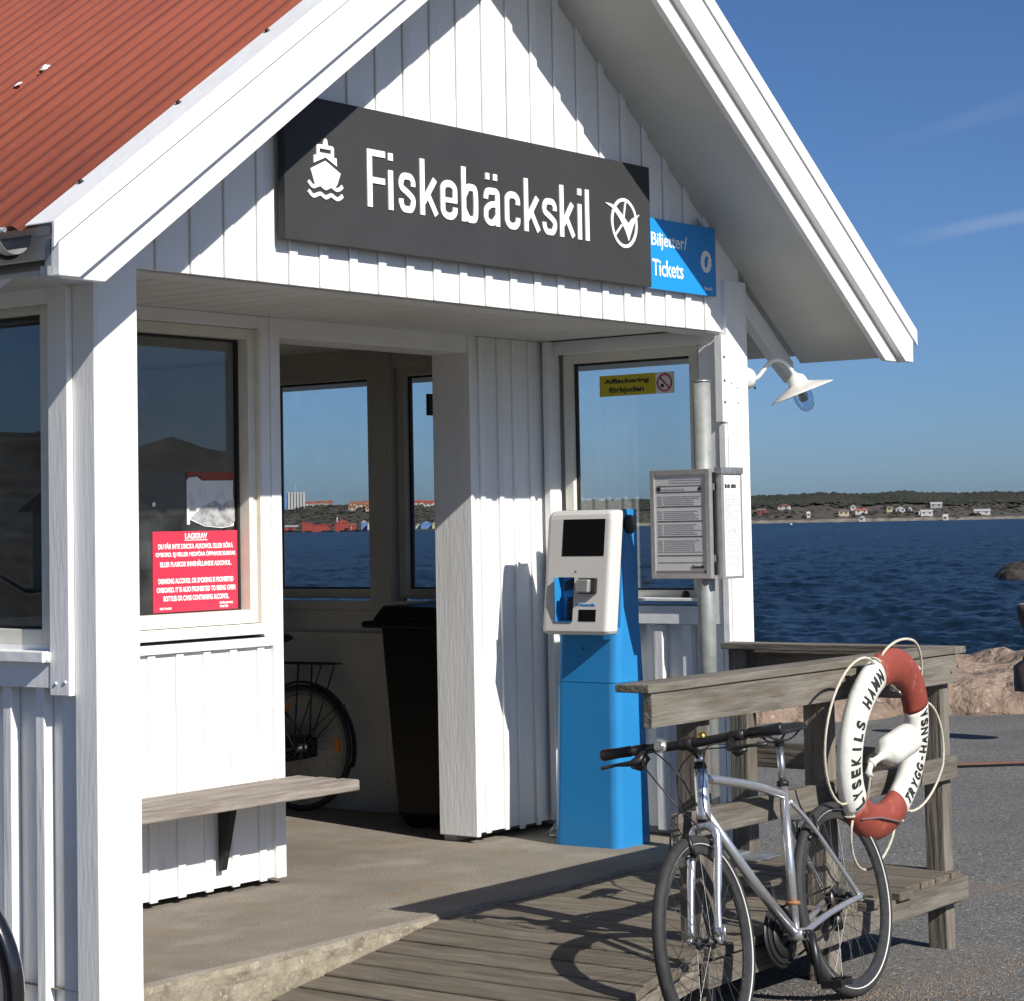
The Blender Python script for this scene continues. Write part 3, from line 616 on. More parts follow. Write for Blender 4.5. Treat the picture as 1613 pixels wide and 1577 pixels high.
# porch back wall, y = 1.06, left part
YB = 1.06
def back_board(xa, xc, z0, z1): P('wall_board', MB().box(xa, xc, YB, YB + .022, z0, z1))
xs_ = [.165, .318, .471, .624, .777, .930, 1.083, 1.237, 1.392, 1.545, 1.697, 1.859, 1.93]
for a, c in zip(xs_, xs_[1:]): back_board(a, c - .001, .03, .994)
for x in xs_[1:-1]: P('batten', MB().box(x - .020, x + .020, YB - .013, YB, .022, .992), WHITE, .003)
P('corner_board', MB().box(1.926, 1.985, YB - .023, YB + .21, .025, 2.38), WHITEH, .003)
P('trim_board', MB().box(.165, 1.925, YB - .024, YB + .02, .995, 1.034), WHITEH, .003)
P('trim_board', MB().box(1.86, 1.925, YB - .018, YB + .02, 1.036, 2.38), WHITEH, .002)
P('trim_board', MB().box(.165, 1.859, YB - .018, YB + .02, 2.325, 2.38), WHITEH, .002)
P('trim_board', MB().box(.165, .30, YB - .018, YB + .02, 1.036, 2.323), WHITEH, .002)
w_ = MB(); yg = 1.115; X0, X1, Z0, Z1 = .36, 1.80, 1.150, 2.280
w_.box(X0 - .055, X0, YB - .012, yg + .05, Z0 - .055, Z1 + .043).box(X1, X1 + .055, YB - .012, yg + .05, Z0 - .055, Z1 + .043).box(X0, X1, YB - .012, yg + .05, Z1, Z1 + .043).box(X0, X1, YB - .012, yg + .05, Z0 - .055, Z0)
WB = w_.build('window', CREAM, BLD, bevel=.002)
g = MB(); g.box(X0, X0 + .011, yg - .012, yg + .006, Z0, Z1).box(X1 - .013, X1, yg - .012, yg + .006, Z0, Z1).box(X0 + .011, X1 - .013, yg - .012, yg + .006, Z1 - .011, Z1).box(X0 + .011, X1 - .013, yg - .012, yg + .006, Z0, Z0 + .006); g.build('gasket', GASKET, WB)
MB().box(X0 + .011, X1 - .013, yg - .002, yg + .002, Z0 + .006, Z1 - .011).build('pane', GLASSD, WB)
MB().box(.30, 1.868, YB - .048, YB + .01, 1.048, 1.092).build('sill', WHITEH, WB, bevel=.003)
MB().box(1.842, 1.856, YB - .034, YB - .013, 1.094, 2.32).build('stop_bead', CREAM, WB)
# header, right part of the back wall and its rough jamb
P('header_board', MB().box(1.987, 3.281, YB - .012, YB + .205, 2.298, 2.40), WHITEH)
P('door_jamb', MB().box(3.282, 3.312, YB - .023, YB + .205, .028, 2.40), WHITER, .004)
xr = [3.313, 3.387, 3.533, 3.651, 3.782, 3.93]
for a, c in zip(xr, xr[1:]): back_board(a, c - .001, .04 + random.uniform(-.004, .004), 2.38)
for x in xr[1:-1]: P('batten', MB().box(x - .017, x + .017, YB - .014, YB, .03 + random.uniform(-.006, .006), 2.379), WHITE, .003)
P('corner_board', MB().box(3.862, 3.955, 1.000, 1.037, .04, 2.379), WHITEH, .003)
# porch right wall (inner face x = 3.93)
XI = 3.93
yb_ = [.128, .255, .415, .585, .75, .915, .998]
for a, c in zip(yb_, yb_[1:]): P('wall_board', MB().box(XI + .022, XI + .038, a, c - .001, .04, 1.0))
for y in (.255, .415, .585, .75, .915): P('batten', MB().box(XI - .030, XI + .020, y - .024, y + .024, .03, .998), WHITE, .003)
P('batten', MB().box(3.85, 3.872, .022, .040, .03, .90), WHITE)
P('trim_board', MB().box(XI - .042, XI + .02, .128, .998, 1.0, 1.085), WHITEH, .003)
P('trim_board', MB().box(XI - .020, XI + .02, .128, .998, 2.315, 2.38), WHITEH, .002)
P('trim_board', MB().box(3.850, 3.872, .019, .122, 1.003, 2.30), WHITER, .003)
WR = window_x(3.985, .24, .925, 1.158, 2.268, 3.952, GLASS, sill=(3.868, 3.96, .10, .99, 1.108, 1.124))
P('screw_cap', MB().lathe([(0, 0), (.022, 0), (.02, -.012), (0, -.014)], (3.95, .285, 1.134), (1, 0, 0), 12), BLACK)
P('wall_plate', MB().box(3.858, 3.93, .125, .998, 2.381, 2.40), WHITEH)
# interior
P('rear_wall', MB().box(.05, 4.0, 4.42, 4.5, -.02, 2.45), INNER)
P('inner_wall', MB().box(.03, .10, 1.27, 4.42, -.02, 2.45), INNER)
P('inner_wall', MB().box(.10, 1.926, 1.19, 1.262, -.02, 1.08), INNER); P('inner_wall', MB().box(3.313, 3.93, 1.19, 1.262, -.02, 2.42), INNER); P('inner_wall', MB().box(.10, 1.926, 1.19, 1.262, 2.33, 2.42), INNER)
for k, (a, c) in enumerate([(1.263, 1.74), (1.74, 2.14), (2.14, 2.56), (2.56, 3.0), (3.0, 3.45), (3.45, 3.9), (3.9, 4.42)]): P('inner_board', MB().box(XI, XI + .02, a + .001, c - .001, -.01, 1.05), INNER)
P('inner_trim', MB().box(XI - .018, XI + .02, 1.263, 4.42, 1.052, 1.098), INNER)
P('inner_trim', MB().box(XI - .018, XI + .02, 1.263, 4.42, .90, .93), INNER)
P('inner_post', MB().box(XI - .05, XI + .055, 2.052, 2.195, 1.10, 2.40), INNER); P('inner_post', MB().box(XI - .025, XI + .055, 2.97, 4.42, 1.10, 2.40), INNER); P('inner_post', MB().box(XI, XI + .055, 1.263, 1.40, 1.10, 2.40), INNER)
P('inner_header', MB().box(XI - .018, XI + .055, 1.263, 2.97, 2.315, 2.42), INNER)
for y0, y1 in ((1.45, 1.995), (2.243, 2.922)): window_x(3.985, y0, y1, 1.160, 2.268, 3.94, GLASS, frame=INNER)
P('inner_bracket', MB().box(XI - .08, XI - .02, 1.75, 1.77, 2.05, 2.16), GASKET)
# right outer wall
for k in range(27):
    y = .14 + k * .164
    if k < 26: P('wall_board', MB().box(4.006, 4.028, y, y + .163, -.36, 1.09)); P('wall_board', MB().box(4.006, 4.028, y, y + .163, 2.33, 2.60))
    if k: P('batten', MB().box(4.028, 4.048, y - .021, y + .021, -.34, 1.085))
for y0, y1 in ((.978, 1.40), (2.05, 2.19), (2.975, 4.4)): P('wall_board', MB().box(4.006, 4.027, y0, y1, 1.092, 2.328))
P('corner_board', MB().box(4.036, 4.052, -.024, .10, -.36, 2.60), WHITEH, .003)
# porch ceiling: narrow boards running inwards
x = .168
while x < 3.93:
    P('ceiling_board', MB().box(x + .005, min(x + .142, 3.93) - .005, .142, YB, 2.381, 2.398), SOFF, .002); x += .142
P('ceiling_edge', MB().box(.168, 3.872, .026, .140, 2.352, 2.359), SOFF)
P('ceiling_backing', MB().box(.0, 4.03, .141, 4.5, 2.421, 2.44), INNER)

# roof
def zr(x): return 4.295 - SL * abs(x - XM)
def sheet(side, y0, y1):
    b = MB(); n = int((y1 - y0) / .104 * 8); R = []
    xe = XM + side * (2.016 + .67); 
    for i in range(n + 1):
        y = y0 + (y1 - y0) * i / n; dz = .0100 * math.tanh(1.7 * math.sin(2 * math.pi * y / .104)) ; row = []
        for t in (0, .5, 1):
            x = XM + (xe - XM) * t; row.append(b.b.verts.new((x + side * SL * dz * .6, y, zr(x) + .03 + dz)))
        R.append(row)
    for i in range(n):
        for j in range(2): b.b.faces.new([R[i][j], R[i + 1][j], R[i + 1][j + 1], R[i][j + 1]]).smooth = True
    o = b.build('roof_sheet', RED, BLD); md = o.modifiers.new('thick', 'SOLIDIFY'); md.thickness = .0025; return o
y = -.44
while y < 4.9: sheet(-1, y, y + .832 + .02); sheet(1, y, y + .832 + .02); y += .832
for s in (-1, 1):
    e = XM + s * 2.63
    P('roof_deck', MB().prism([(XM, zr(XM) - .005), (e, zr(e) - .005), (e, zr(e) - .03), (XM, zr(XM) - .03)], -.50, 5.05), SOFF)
P('ridge_cap', MB().prism([(XM - .16, zr(XM - .16) + .05), (XM, zr(XM) + .06), (XM + .16, zr(XM + .16) + .05), (XM + .16, zr(XM + .16) + .045), (XM, zr(XM) + .05), (XM - .16, zr(XM - .16) + .045)], -.50, 5.05), RED)
# soffit panel under the front overhang and rake boards
for s in (-1, 1):
    ei = XM + s * 2.575
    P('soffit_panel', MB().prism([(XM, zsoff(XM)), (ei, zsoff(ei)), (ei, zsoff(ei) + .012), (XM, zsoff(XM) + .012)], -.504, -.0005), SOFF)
    def rk(lo, hi, xe_in, xe_out, ya, yb_2, name, mat, cutz=None):
        """board between two lines z = apex - SL*|x-XM|, plumb cut at the outer end, level cut at the bottom"""
        zl = lambda q: lo - SL * q; zh = lambda q: hi - SL * q
        zb = cutz; q_out = min(xe_out, (hi - zb) / SL); pts = [(0, lo), (0, hi), (q_out, zh(q_out))]
        if zh(q_out) <= zb + 1e-5: pts = [(0, lo), (0, hi), (q_out, zb)]; xe_out = None
        if xe_out is None: pts += [((lo - zb) / SL, zb)]
        elif zb > zl(q_out): q_b = (lo - zb) / SL; pts += [(q_out, zb), (q_b, zb)]
        else: pts += [(q_out, zl(q_out))]
        pts = [(XM + s * q, z) for q, z in pts]
        return P(name, MB().prism(pts, ya, yb_2), mat, .003)
    rk(4.004, 4.125, 0, 2.655, -.533, -.505, 'rake_board', WHITEH, 2.222)
    rk(4.100, 4.262, 0, 2.658, -.570, -.534, 'rake_board', WHITEH, 2.222)
    P('rake_flashing', MB().prism([(XM, 4.262), (XM + s * 2.67, 4.262 - SL * 2.67), (XM + s * 2.685, 4.235 - SL * 2.685 + .02), (XM + s * 2.685, 4.262 - SL * 2.685 + .065), (XM, 4.262 + .065)], -.580, -.571), WHITEH)
    P('rake_flashing', MB().prism([(XM, 4.327), (XM + s * 2.685, 4.327 - SL * 2.685), (XM + s * 2.685, 4.330 - SL * 2.685), (XM, 4.330)], -.580, -.455), WHITEH)
    for k in range(7):
        x = -.472 + .404 * k
        if s == 1: x = 2 * XM - x
        if abs(x - XM) > .1: P('roof_screw', MB().lathe([(0, .009), (.006, .008), (.007, .004), (.010, .002), (.010, 0)], (x, -.475, 4.331 - SL * abs(x - XM)), (s * SL, 0, 1), 8), DARKM)
P('eave_end', MB().box(-.642, -.600, -.532, -.508, 2.225, 2.33), GALV)
P('eave_clip', MB().box(-.665, -.643, -.545, -.515, 2.222, 2.25), GALV)
# eaves: fascia boards on both long sides, rafter tails, boarded eave
for s in (-1, 1):
    X = XM + s * 2.585; a, c = sorted((X, X + s * .022))
    P('eave_fascia', MB().box(a, c, -.50, 5.0, 2.285, 2.375), WHITEH); 
    X2 = XM + s * 2.545; a, c = sorted((X2, X2 + s * .02)); P('eave_fascia', MB().box(a, c, -.50, 5.0, 2.33, 2.42), WHITEH)
    for y in [.02]:
        q0, q1 = 2.016, 2.54
        P('rafter_tail', MB().prism([(XM + s * q0, 4.10 - SL * q0), (XM + s * q1, 4.10 - SL * q1), (XM + s * q1, 4.00 - SL * q1), (XM + s * 2.42, 3.985 - SL * 2.42), (XM + s * q0, 3.985 - SL * q0)], y, y + .05), WHITEH)
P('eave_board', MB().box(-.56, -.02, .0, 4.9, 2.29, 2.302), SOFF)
# gutter on the left with its hangers
gb = MB(); R = []
for i in range(2):
    y = (-.44, 5.0)[i]; R.append([gb.b.verts.new((-.695 + .062 * math.cos(t), y, 2.350 + .062 * math.sin(t))) for t in [math.pi + k * math.pi / 12 for k in range(13)]])
for k in range(12): gb.b.faces.new([R[0][k], R[0][k + 1], R[1][k + 1], R[1][k]]).smooth = True
gt = gb.build('gutter', M('gutter_grey', (.20, .20, .19), (.12, .12, .12), rough=.6, ns=12), BLD); md = gt.modifiers.new('thick', 'SOLIDIFY'); md.thickness = .003
MB().tube([(-.757, -.47, 2.352), (-.757, 5, 2.352)], .008, 8).build('gutter_lip', GALV, gt)
for y in (-.40, -.30, .3, .9, 1.5, 2.1):
    MB().tube([(-.695 + .068 * math.cos(t), y, 2.350 + .068 * math.sin(t)) for t in [math.pi * .98 + k * math.pi / 10 for k in range(11)]], .0075, 8).build('gutter_hanger', DARKM, gt)
# bird droppings and paint chips on the sheets
for (x, y, r) in ((.399, .681, .026), (.303, .715, .022), (.41, .70, .016), (.385, .665, .012)):
    n_ = 9; c = Vector((x, y, zr(x) + .045)); b = MB(); u = Vector((1, 0, SL)).normalized(); v = Vector((0, 1, 0)); cc = b.b.verts.new(c + Vector((-SL, 0, 1)) * .004)
    ring = [b.b.verts.new(c + (u * math.cos(t) + v * math.sin(t) * .8) * r * random.uniform(.5, 1.2)) for t in [k * 6.283 / n_ for k in range(n_)]]
    for k in range(n_): b.b.faces.new([ring[k], ring[(k + 1) % n_], cc])
    b.build('dropping', SIGNW, BLD)
# conduit on the right corner post
P('conduit', MB().box(3.844, 3.866, -.020, .014, .02, 1.93), WHITEH, .002); P('conduit_back', MB().box(3.826, 3.8695, -.021, .016, 1.94, 2.34), WHITER)
for z in (2.24, 2.13, 2.03): P('screw_head', MB().lathe([(0, 0), (.006, 0), (.006, .004), (0, .004)], (3.846, -.021, z), (0, -1, 0), 8), DARKM)
for x_, z in ((3.90, 2.12), (3.955, 2.10), (3.955, 2.03)): P('screw_head', MB().lathe([(0, 0), (.005, 0), (.005, .003), (0, .003)], (x_, -.024, z), (0, -1, 0), 8), GALV)

# ------------------------------------------------------------------ signs
SG = thing('station_sign', 'long dark grey sign lettered Fiskebäckskil with white ship symbol under the gable', 'sign', (2.03, -.06, 2.51))
MB().box(.855, 3.198, -.060, -.026, 2.513, 3.043).build('panel', SIGNG, SG, bevel=.002)
for x in (1.1, 2.9): MB().box(x, x + .04, -.025, -.0215, 2.54, 3.0).build('mount', GALV, SG)
YS0, YS1 = -.0645, -.0595
def glyph(ch, x0, x1):
    w_ = x1 - x0; t = .0272; B0 = 2.674; CH = .217; XH = .150; h = t / 2
    def p(x, z): return (x0 + x, B0 + z)
    S = []
    if ch == 'F': S = [([p(h, 0), p(h, CH)], t, 0), ([p(h, CH - h * .9), p(w_, CH - h * .9)], t * .9, 0), ([p(h, .102), p(w_ * .97, .102)], t * .85, 0)]
    if ch == 'i': S = [([p(h, 0), p(h, XH)], t, 0), ([p(h, CH - .030), p(h, CH - .002)], t, 0)]
    if ch == 'l': S = [([p(h, 0), p(h, CH)], t, 0)]
    if ch == 'k': S = [([p(h, 0), p(h, CH)], t, 0), ([p(h * 1.4, .050), p(w_ - h * 1.5, XH - .006)], t * .92, 0), ([p(w_ * .40, .082), p(w_ - h * 1.1, .006)], t * .94, 0)]
    if ch == 's': S = [([p(w_ - h, XH - .048), p(w_ - h * 1.1, XH - .030), p(w_ * .72, XH - h * 1.05), p(w_ * .5, XH - h * .85), p(w_ * .28, XH - h * 1.05), p(h * 1.1, XH - .034), p(h * 1.3, XH - .056), p(w_ * .5, .077), p(w_ - h * 1.3, .056), p(w_ - h * 1.1, .034), p(w_ * .72, h * 1.05), p(w_ * .5, h * .85), p(w_ * .28, h * 1.05), p(h * 1.1, .032), p(h, .050)], t * .93, 1)]
    if ch in 'ec': 
        arc = [p(w_ - h, XH - .050), p(w_ - h * 1.15, XH - .028), p(w_ * .68, XH - h * 1.02), p(w_ * .5, XH - h * .85), p(w_ * .32, XH - h * 1.02), p(h * 1.15, XH - .028), p(h, XH - .05), p(h, .05), p(h * 1.15, .028), p(w_ * .32, h * 1.02), p(w_ * .5, h * .85), p(w_ * .68, h * 1.02), p(w_ - h * 1.15, .028), p(w_ - h, .048)]
        S = [(arc, t, 1)]
        if ch == 'e': S = [([p(w_ - h, .068)] + arc, t, 1), ([p(h, .074), p(w_ - h * .2, .074)], t * .72, 0)]
    if ch == 'b': S = [([p(h, 0), p(h, CH)], t, 0), ([p(h * 1.2, XH - .045), p(w_ * .38, XH - h * 1.1), p(w_ * .58, XH - h * .85), p(w_ * .80, XH - h * 1.2), p(w_ - h, XH - .045), p(w_ - h, .045), p(w_ * .80, h * 1.2), p(w_ * .58, h * .85), p(w_ * .38, h * 1.1), p(h * 1.2, .045)], t, 1)]
    if ch == 'a': S = [([p(w_ - h, 0), p(w_ - h, XH - .045), p(w_ * .82, XH - h * 1.1), p(w_ * .5, XH - h * .85), p(w_ * .24, XH - h * 1.1), p(h * 1.1, XH - .034), p(h, XH - .045)], t, 1), ([p(w_ - h, .088), p(w_ * .45, .084), p(h * 1.3, .065), p(h, .046), p(h * 1.1, .026), p(w_ * .34, h * .9), p(w_ * .6, h * 1.1), p(w_ - h * 1.4, .036)], t * .9, 1), ([p(w_ * .24, CH - .034), p(w_ * .24, CH - .008)], t * .9, 0), ([p(w_ * .72, CH - .034), p(w_ * .72, CH - .008)], t * .9, 0)]
    b = MB()
    for i, (pts, wd, sm) in enumerate(S): b.ribbon(pts, wd, YS0 - i * .0006, YS1, smooth=bool(sm))
    b.build('letter', SIGNW, SG)
for ch, a, c in (('F', 1.299, 1.401), ('i', 1.419, 1.451), ('s', 1.479, 1.578), ('k', 1.606, 1.717), ('e', 1.730, 1.833), ('b', 1.861, 1.963), ('a', 2.002, 2.105), ('c', 2.140, 2.240), ('k', 2.269, 2.380), ('s', 2.393, 2.494), ('k', 2.516, 2.625), ('i', 2.644, 2.678), ('l', 2.699, 2.732)): glyph(ch, a, c)
b = MB()
b.prism([(1.029, 2.873), (1.056, 2.874), (1.062, 2.893), (1.070, 2.899), (1.078, 2.893), (1.082, 2.874), (1.108, 2.873), (1.114, 2.867), (1.114, 2.859), (1.021, 2.859), (1.021, 2.868)], YS0, YS1)
b.prism([(1.021, 2.859), (1.036, 2.859), (1.036, 2.844), (1.021, 2.844)], YS0, YS1); b.prism([(1.099, 2.859), (1.114, 2.859), (1.114, 2.844), (1.099, 2.844)], YS0, YS1)
b.prism([(1.021, 2.844), (1.114, 2.844), (1.114, 2.833), (1.128, 2.832), (1.130, 2.802), (1.068, 2.829), (1.005, 2.803), (1.006, 2.832), (1.021, 2.833)], YS0, YS1)
b.prism([(.986, 2.779), (1.067, 2.816), (1.149, 2.778), (1.129, 2.735), (1.115, 2.722), (1.103, 2.732), (1.087, 2.732), (1.067, 2.719), (1.045, 2.733), (1.028, 2.732), (1.012, 2.720), (1.004, 2.737)], YS0 - .0002, YS1); b.build('ship_symbol', SIGNW, SG)
for zz in (0, -.034):
    MB().ribbon([(.975, 2.733 + zz), (.990, 2.720 + zz), (1.003, 2.716 + zz), (1.020, 2.722 + zz), (1.038, 2.727 + zz), (1.055, 2.720 + zz), (1.068, 2.716 + zz), (1.082, 2.722 + zz), (1.098, 2.727 + zz), (1.114, 2.720 + zz), (1.129, 2.716 + zz), (1.146, 2.722 + zz), (1.159, 2.732 + zz)], .014, YS0 - .0003, YS1, smooth=True).build('wave_symbol', SIGNW, SG)
el = [(2.991 + .093 * math.cos(t), 2.776 + .101 * math.sin(t)) for t in [k * 2 * math.pi / 36 for k in range(37)]]
MB().ribbon(el, .0145, YS0, YS1).build('emblem_ring', SIGNW, SG)
MB().prism([(2.843, 2.852), (2.890, 2.851), (2.935, 2.838), (2.980, 2.808), (3.022, 2.776), (3.050, 2.800), (3.108, 2.824), (3.080, 2.800), (3.055, 2.765), (3.021, 2.700), (2.995, 2.745), (2.956, 2.790), (2.905, 2.832)][::-1], YS0 - .0004, YS1).build('emblem_bird', SIGNW, SG)
b = MB(); b.ribbon([(3.003, 2.872), (2.986, 2.800)], .0085, YS0 - .0002, YS1).ribbon([(2.918, 2.716), (2.972, 2.766)], .0085, YS0 - .0002, YS1); b.build('emblem_lines', SIGNW, SG)

BS = thing('ticket_sign', 'blue sign reading Biljetter/Tickets behind the right end of the grey sign', 'sign', (3.5, -.035, 2.5))
MB().box(3.205, 3.772, -.036, -.023, 2.513, 2.828).build('panel', SIGNB, BS, bevel=.001)
text('lettering', 'Biljetter/', SIGNW, BS, (3.238, -.0362, 2.688), (1, 0, 0), (0, 0, 1), .292, .078, bold=.012); text('lettering', 'Tickets', SIGNW, BS, (3.243, -.0362, 2.572), (1, 0, 0), (0, 0, 1), .250, .074, bold=.012)
MB().ribbon([(3.688 + .030 * math.cos(t), 2.668 + .036 * math.sin(t)) for t in [k * 2 * math.pi / 24 for k in range(25)]], .030, -.0375, -.0355).build('ticket_symbol', SIGNW, BS)
MB().prism([(3.672, 2.645), (3.690, 2.640), (3.706, 2.690), (3.688, 2.696)], -.0385, -.0372).build('ticket_symbol', SIGNB, BS)
text('operator_name', 'Västtrafik', SIGNW, BS, (3.664, -.0362, 2.538), (1, 0, 0), (0, 0, 1), .075, .016)
MB().prism([(3.640, 2.829), (3.690, 2.829), (3.642, 2.868)], -.024, -.021).build('mount', GALV, BS)

# prohibition notice, torn sticker, yellow sticker (all stuck on panes)
NR = thing('alcohol_notice', 'red notice with white capitals headed LAGKRAV, low on the porch window', 'notice', (1.57, 1.11, 1.3))
MB().box(1.306, 1.787, 1.1085, 1.1120, 1.152, 1.482).build('sheet', NOTER, NR)
def nline(s_, xc, z, W, H=.0215, bold=.03):
    xc -= .018; W *= .965; text('lettering', s_, SIGNW, NR, (xc - W / 2, 1.1078, z), (1, 0, 0), (0, 0, 1), W, H, bold=bold)
nline('LAGKRAV', 1.565, 1.450, .130, .024); MB().box(1.482, 1.612, 1.1074, 1.1085, 1.4435, 1.4465).build('underline', SIGNW, NR)
for s_, z, W in (('DU FÅR INTE DRICKA ALKOHOL ELLER RÖKA', 1.410, .44), ('OMBORD. EJ HELLER MEDFÖRA ÖPPNADE BURKAR', 1.374, .472), ('ELLER FLASKOR INNEHÅLLANDE ALKOHOL.', 1.338, .42), ('DRINKING ALCOHOL OR SMOKING IS PROHIBITED', 1.270, .442), ('ONBOARD. IT IS ALSO PROHIBITED TO BRING OPEN', 1.235, .462), ('BOTTLES OR CANS CONTAINING ALCOHOL.', 1.200, .385)): nline(s_, 1.565, z, W, .0265 if 'Å' in s_ or 'Ö' in s_ else .0215)
nline('VÄSTTRAFIK', 1.39, 1.166, .07, .011, .02); nline('BEFÄLHAVARE', 1.735, 1.179, .08, .011, .02); nline('MASTER', 1.722, 1.164, .05, .010, .02)
TS = thing('torn_sticker', 'half torn silver grey sticker with a red top strip above the red notice', 'sticker', (1.64, 1.11, 1.6))
MB().prism([(1.500, 1.508), (1.500, 1.690), (1.508, 1.700), (1.560, 1.704), (1.585, 1.688), (1.768, 1.690), (1.766, 1.640), (1.772, 1.560), (1.768, 1.500), (1.70, 1.492), (1.60, 1.500), (1.545, 1.518), (1.515, 1.528), (1.515, 1.508)][::-1], 1.1095, 1.1120).build('sheet', PAPER, TS)
MB().prism([(1.520, 1.535), (1.575, 1.575), (1.64, 1.600), (1.66, 1.605), (1.70, 1.585), (1.735, 1.605), (1.770, 1.612), (1.774, 1.520), (1.75, 1.502), (1.70, 1.497), (1.60, 1.504)][::-1], 1.1075, 1.1092).build('foil_layer', SILV, TS)
MB().prism([(1.500, 1.690), (1.500, 1.724), (1.774, 1.722), (1.770, 1.692), (1.590, 1.690), (1.565, 1.708), (1.515, 1.706)][::-1], 1.1083, 1.1094).build('red_strip', M('faded_red', (.28, .05, .03), rough=.6), TS)
MB().lathe([(0, 0), (.010, 0), (.008, -.002), (0, -.003)], (1.318, 1.1125, 1.592), (0, 1, 0), 12).build('paint_spot', SIGNW, label='small round white spot on the dark porch pane left of the torn sticker', cat='spot', origin=(1.318, 1.1125, 1.592))
YS = thing('poster_ban_sticker', 'yellow sticker reading Affischering förbjuden with red prohibition symbol on the sea side pane', 'sticker', (3.98, .55, 2.1))
xq = 3.9815
MB().box(xq - .001, xq + .001, .343, .777, 2.098, 2.200).build('sheet', YELL, YS)
text('lettering', 'Affischering', INK, YS, (xq - .0012, .748, 2.152), (0, -1, 0), (0, 0, 1), .262, .030, bold=.03); text('lettering', 'förbjuden', INK, YS, (xq - .0012, .722, 2.106), (0, -1, 0), (0, 0, 1), .205, .036, bold=.03)
MB().box(xq - .0016, xq - .001, .345, .448, 2.100, 2.198).build('symbol_field', PAPER, YS)
b = MB(); rr = []
REDM = M('prohibition_red', (.45, .03, .03), rough=.5)
b.tube([(xq - .0026, .397 + .040 * math.cos(t), 2.149 + .040 * math.sin(t)) for t in [k * 2 * math.pi / 28 for k in range(28)]], .0042, 6, closed=True); b.tube([(xq - .0026, .397 + .036 * .7, 2.149 + .036 * .7), (xq - .0026, .397 - .036 * .7, 2.149 - .036 * .7)], .004, 6); b.build('prohibition_symbol', REDM, YS)
MB().lathe([(0, 0), (.010, 0), (.010, -.001), (0, -.001)], (xq - .0016, .410, 2.135), (1, 0, 0), 10).build('flame_symbol', INK, YS)

# ------------------------------------------------------------------ bench on the porch wall
BN = thing('porch_bench', 'weathered grey three plank bench fixed to the porch wall', 'bench', (1.3, .9, 0))
for k, (ya, yc) in enumerate(((.700, .800), (.820, .915), (.935, 1.036))):
    MB().box(.20, (2.075, 2.070, 2.062)[k], ya, yc, .395, .440, jit=.0015).build('plank', BENCH, BN, bevel=.006)
for x in (.75, 1.60):
    MB().prism([(1.038, .394), (.955, .394), (.955, .380), (1.022, .105), (1.038, .100)], x - .016, x + .016, 'X').build('bracket', DARKM, BN)

# ------------------------------------------------------------------ ticket machine (faces -x)
TM = thing('ticket_machine', 'blue ticket machine with white front shell standing in the porch corner', 'ticket machine', (3.58, .54, 0))
def loft(b, secs):
    """secs: list of closed sections (lists of points), stacked"""
    R = [[b.b.verts.new(p) for p in s_] for s_ in secs]; n = len(R[0])
    for i in range(len(R) - 1):
        for k in range(n): b.b.faces.new([R[i][k], R[i][(k + 1) % n], R[i + 1][(k + 1) % n], R[i + 1][k]])
    b.b.faces.new(R[0]); b.b.faces.new(R[-1][::-1]); return b
def rrect(x0, x1, y0, y1, r, z, front_only=True, n=5):
    pts = []
    for (cx_, cy_, a0) in ((x0 + r, y0 + r, 180), (x1, y0, None), (x1, y1, None), (x0 + r, y1 - r, 90)):
        if a0 is None: pts.append((cx_, cy_, z))
        elif a0 == 180: pts += [(cx_ + r * math.cos(rad(270 - 90 * k / n)), cy_ + r * math.sin(rad(270 - 90 * k / n)), z) for k in range(n + 1)][::-1] 
        else: pts += [(cx_ + r * math.cos(rad(180 - 90 * k / n)), cy_ + r * math.sin(rad(180 - 90 * k / n)), z) for k in range(n + 1)][::-1]
    # order: start at front-left corner, run counter clockwise
    a = [(x0 + r - r * math.cos(rad(90 * k / n)), y0 + r - r * math.sin(rad(90 * k / n)), z) for k in range(n + 1)]
    b_ = [(x0 + r - r * math.sin(rad(90 * k / n)), y1 - r + r * math.cos(rad(90 * k / n)), z) for k in range(n + 1)]
    return a + [(x1, y0, z), (x1, y1, z)] + b_
YC = .535
b = MB(); loft(b, [rrect(3.445, 3.70, YC - .185, YC + .190, .045, 0.0), rrect(3.470, 3.68, YC - .178, YC + .178, .045, .748)]); b.build('lower_cabinet', BLUEP, TM, smooth=False)
b = MB(); loft(b, [rrect(3.471, 3.68, YC - .178, YC + .178, .045, .751), rrect(3.49, 3.67, YC - .172, YC + .172, .04, 1.00)]); b.build('upper_cabinet', BLUEP, TM)
b = MB(); loft(b, [rrect(3.52, 3.665, YC - .172, YC + .172, .02, 1.0), rrect(3.565, 3.665, YC - .172, YC + .172, .02, 1.545)]); b.build('rear_housing', BLUEP, TM)
# shell: front face tilts back; side view profile extruded in y with rounded vertical ends
def shx(z): return 3.385 + (z - .985) * (3.455 - 3.385) / (1.54 - .985)
def shell_section(z, inset=0, depth=.075, r=.028):
    x0 = shx(z) + inset; return rrect(x0, x0 + depth, YC - .190 + inset, YC + .190 - inset, r, z)
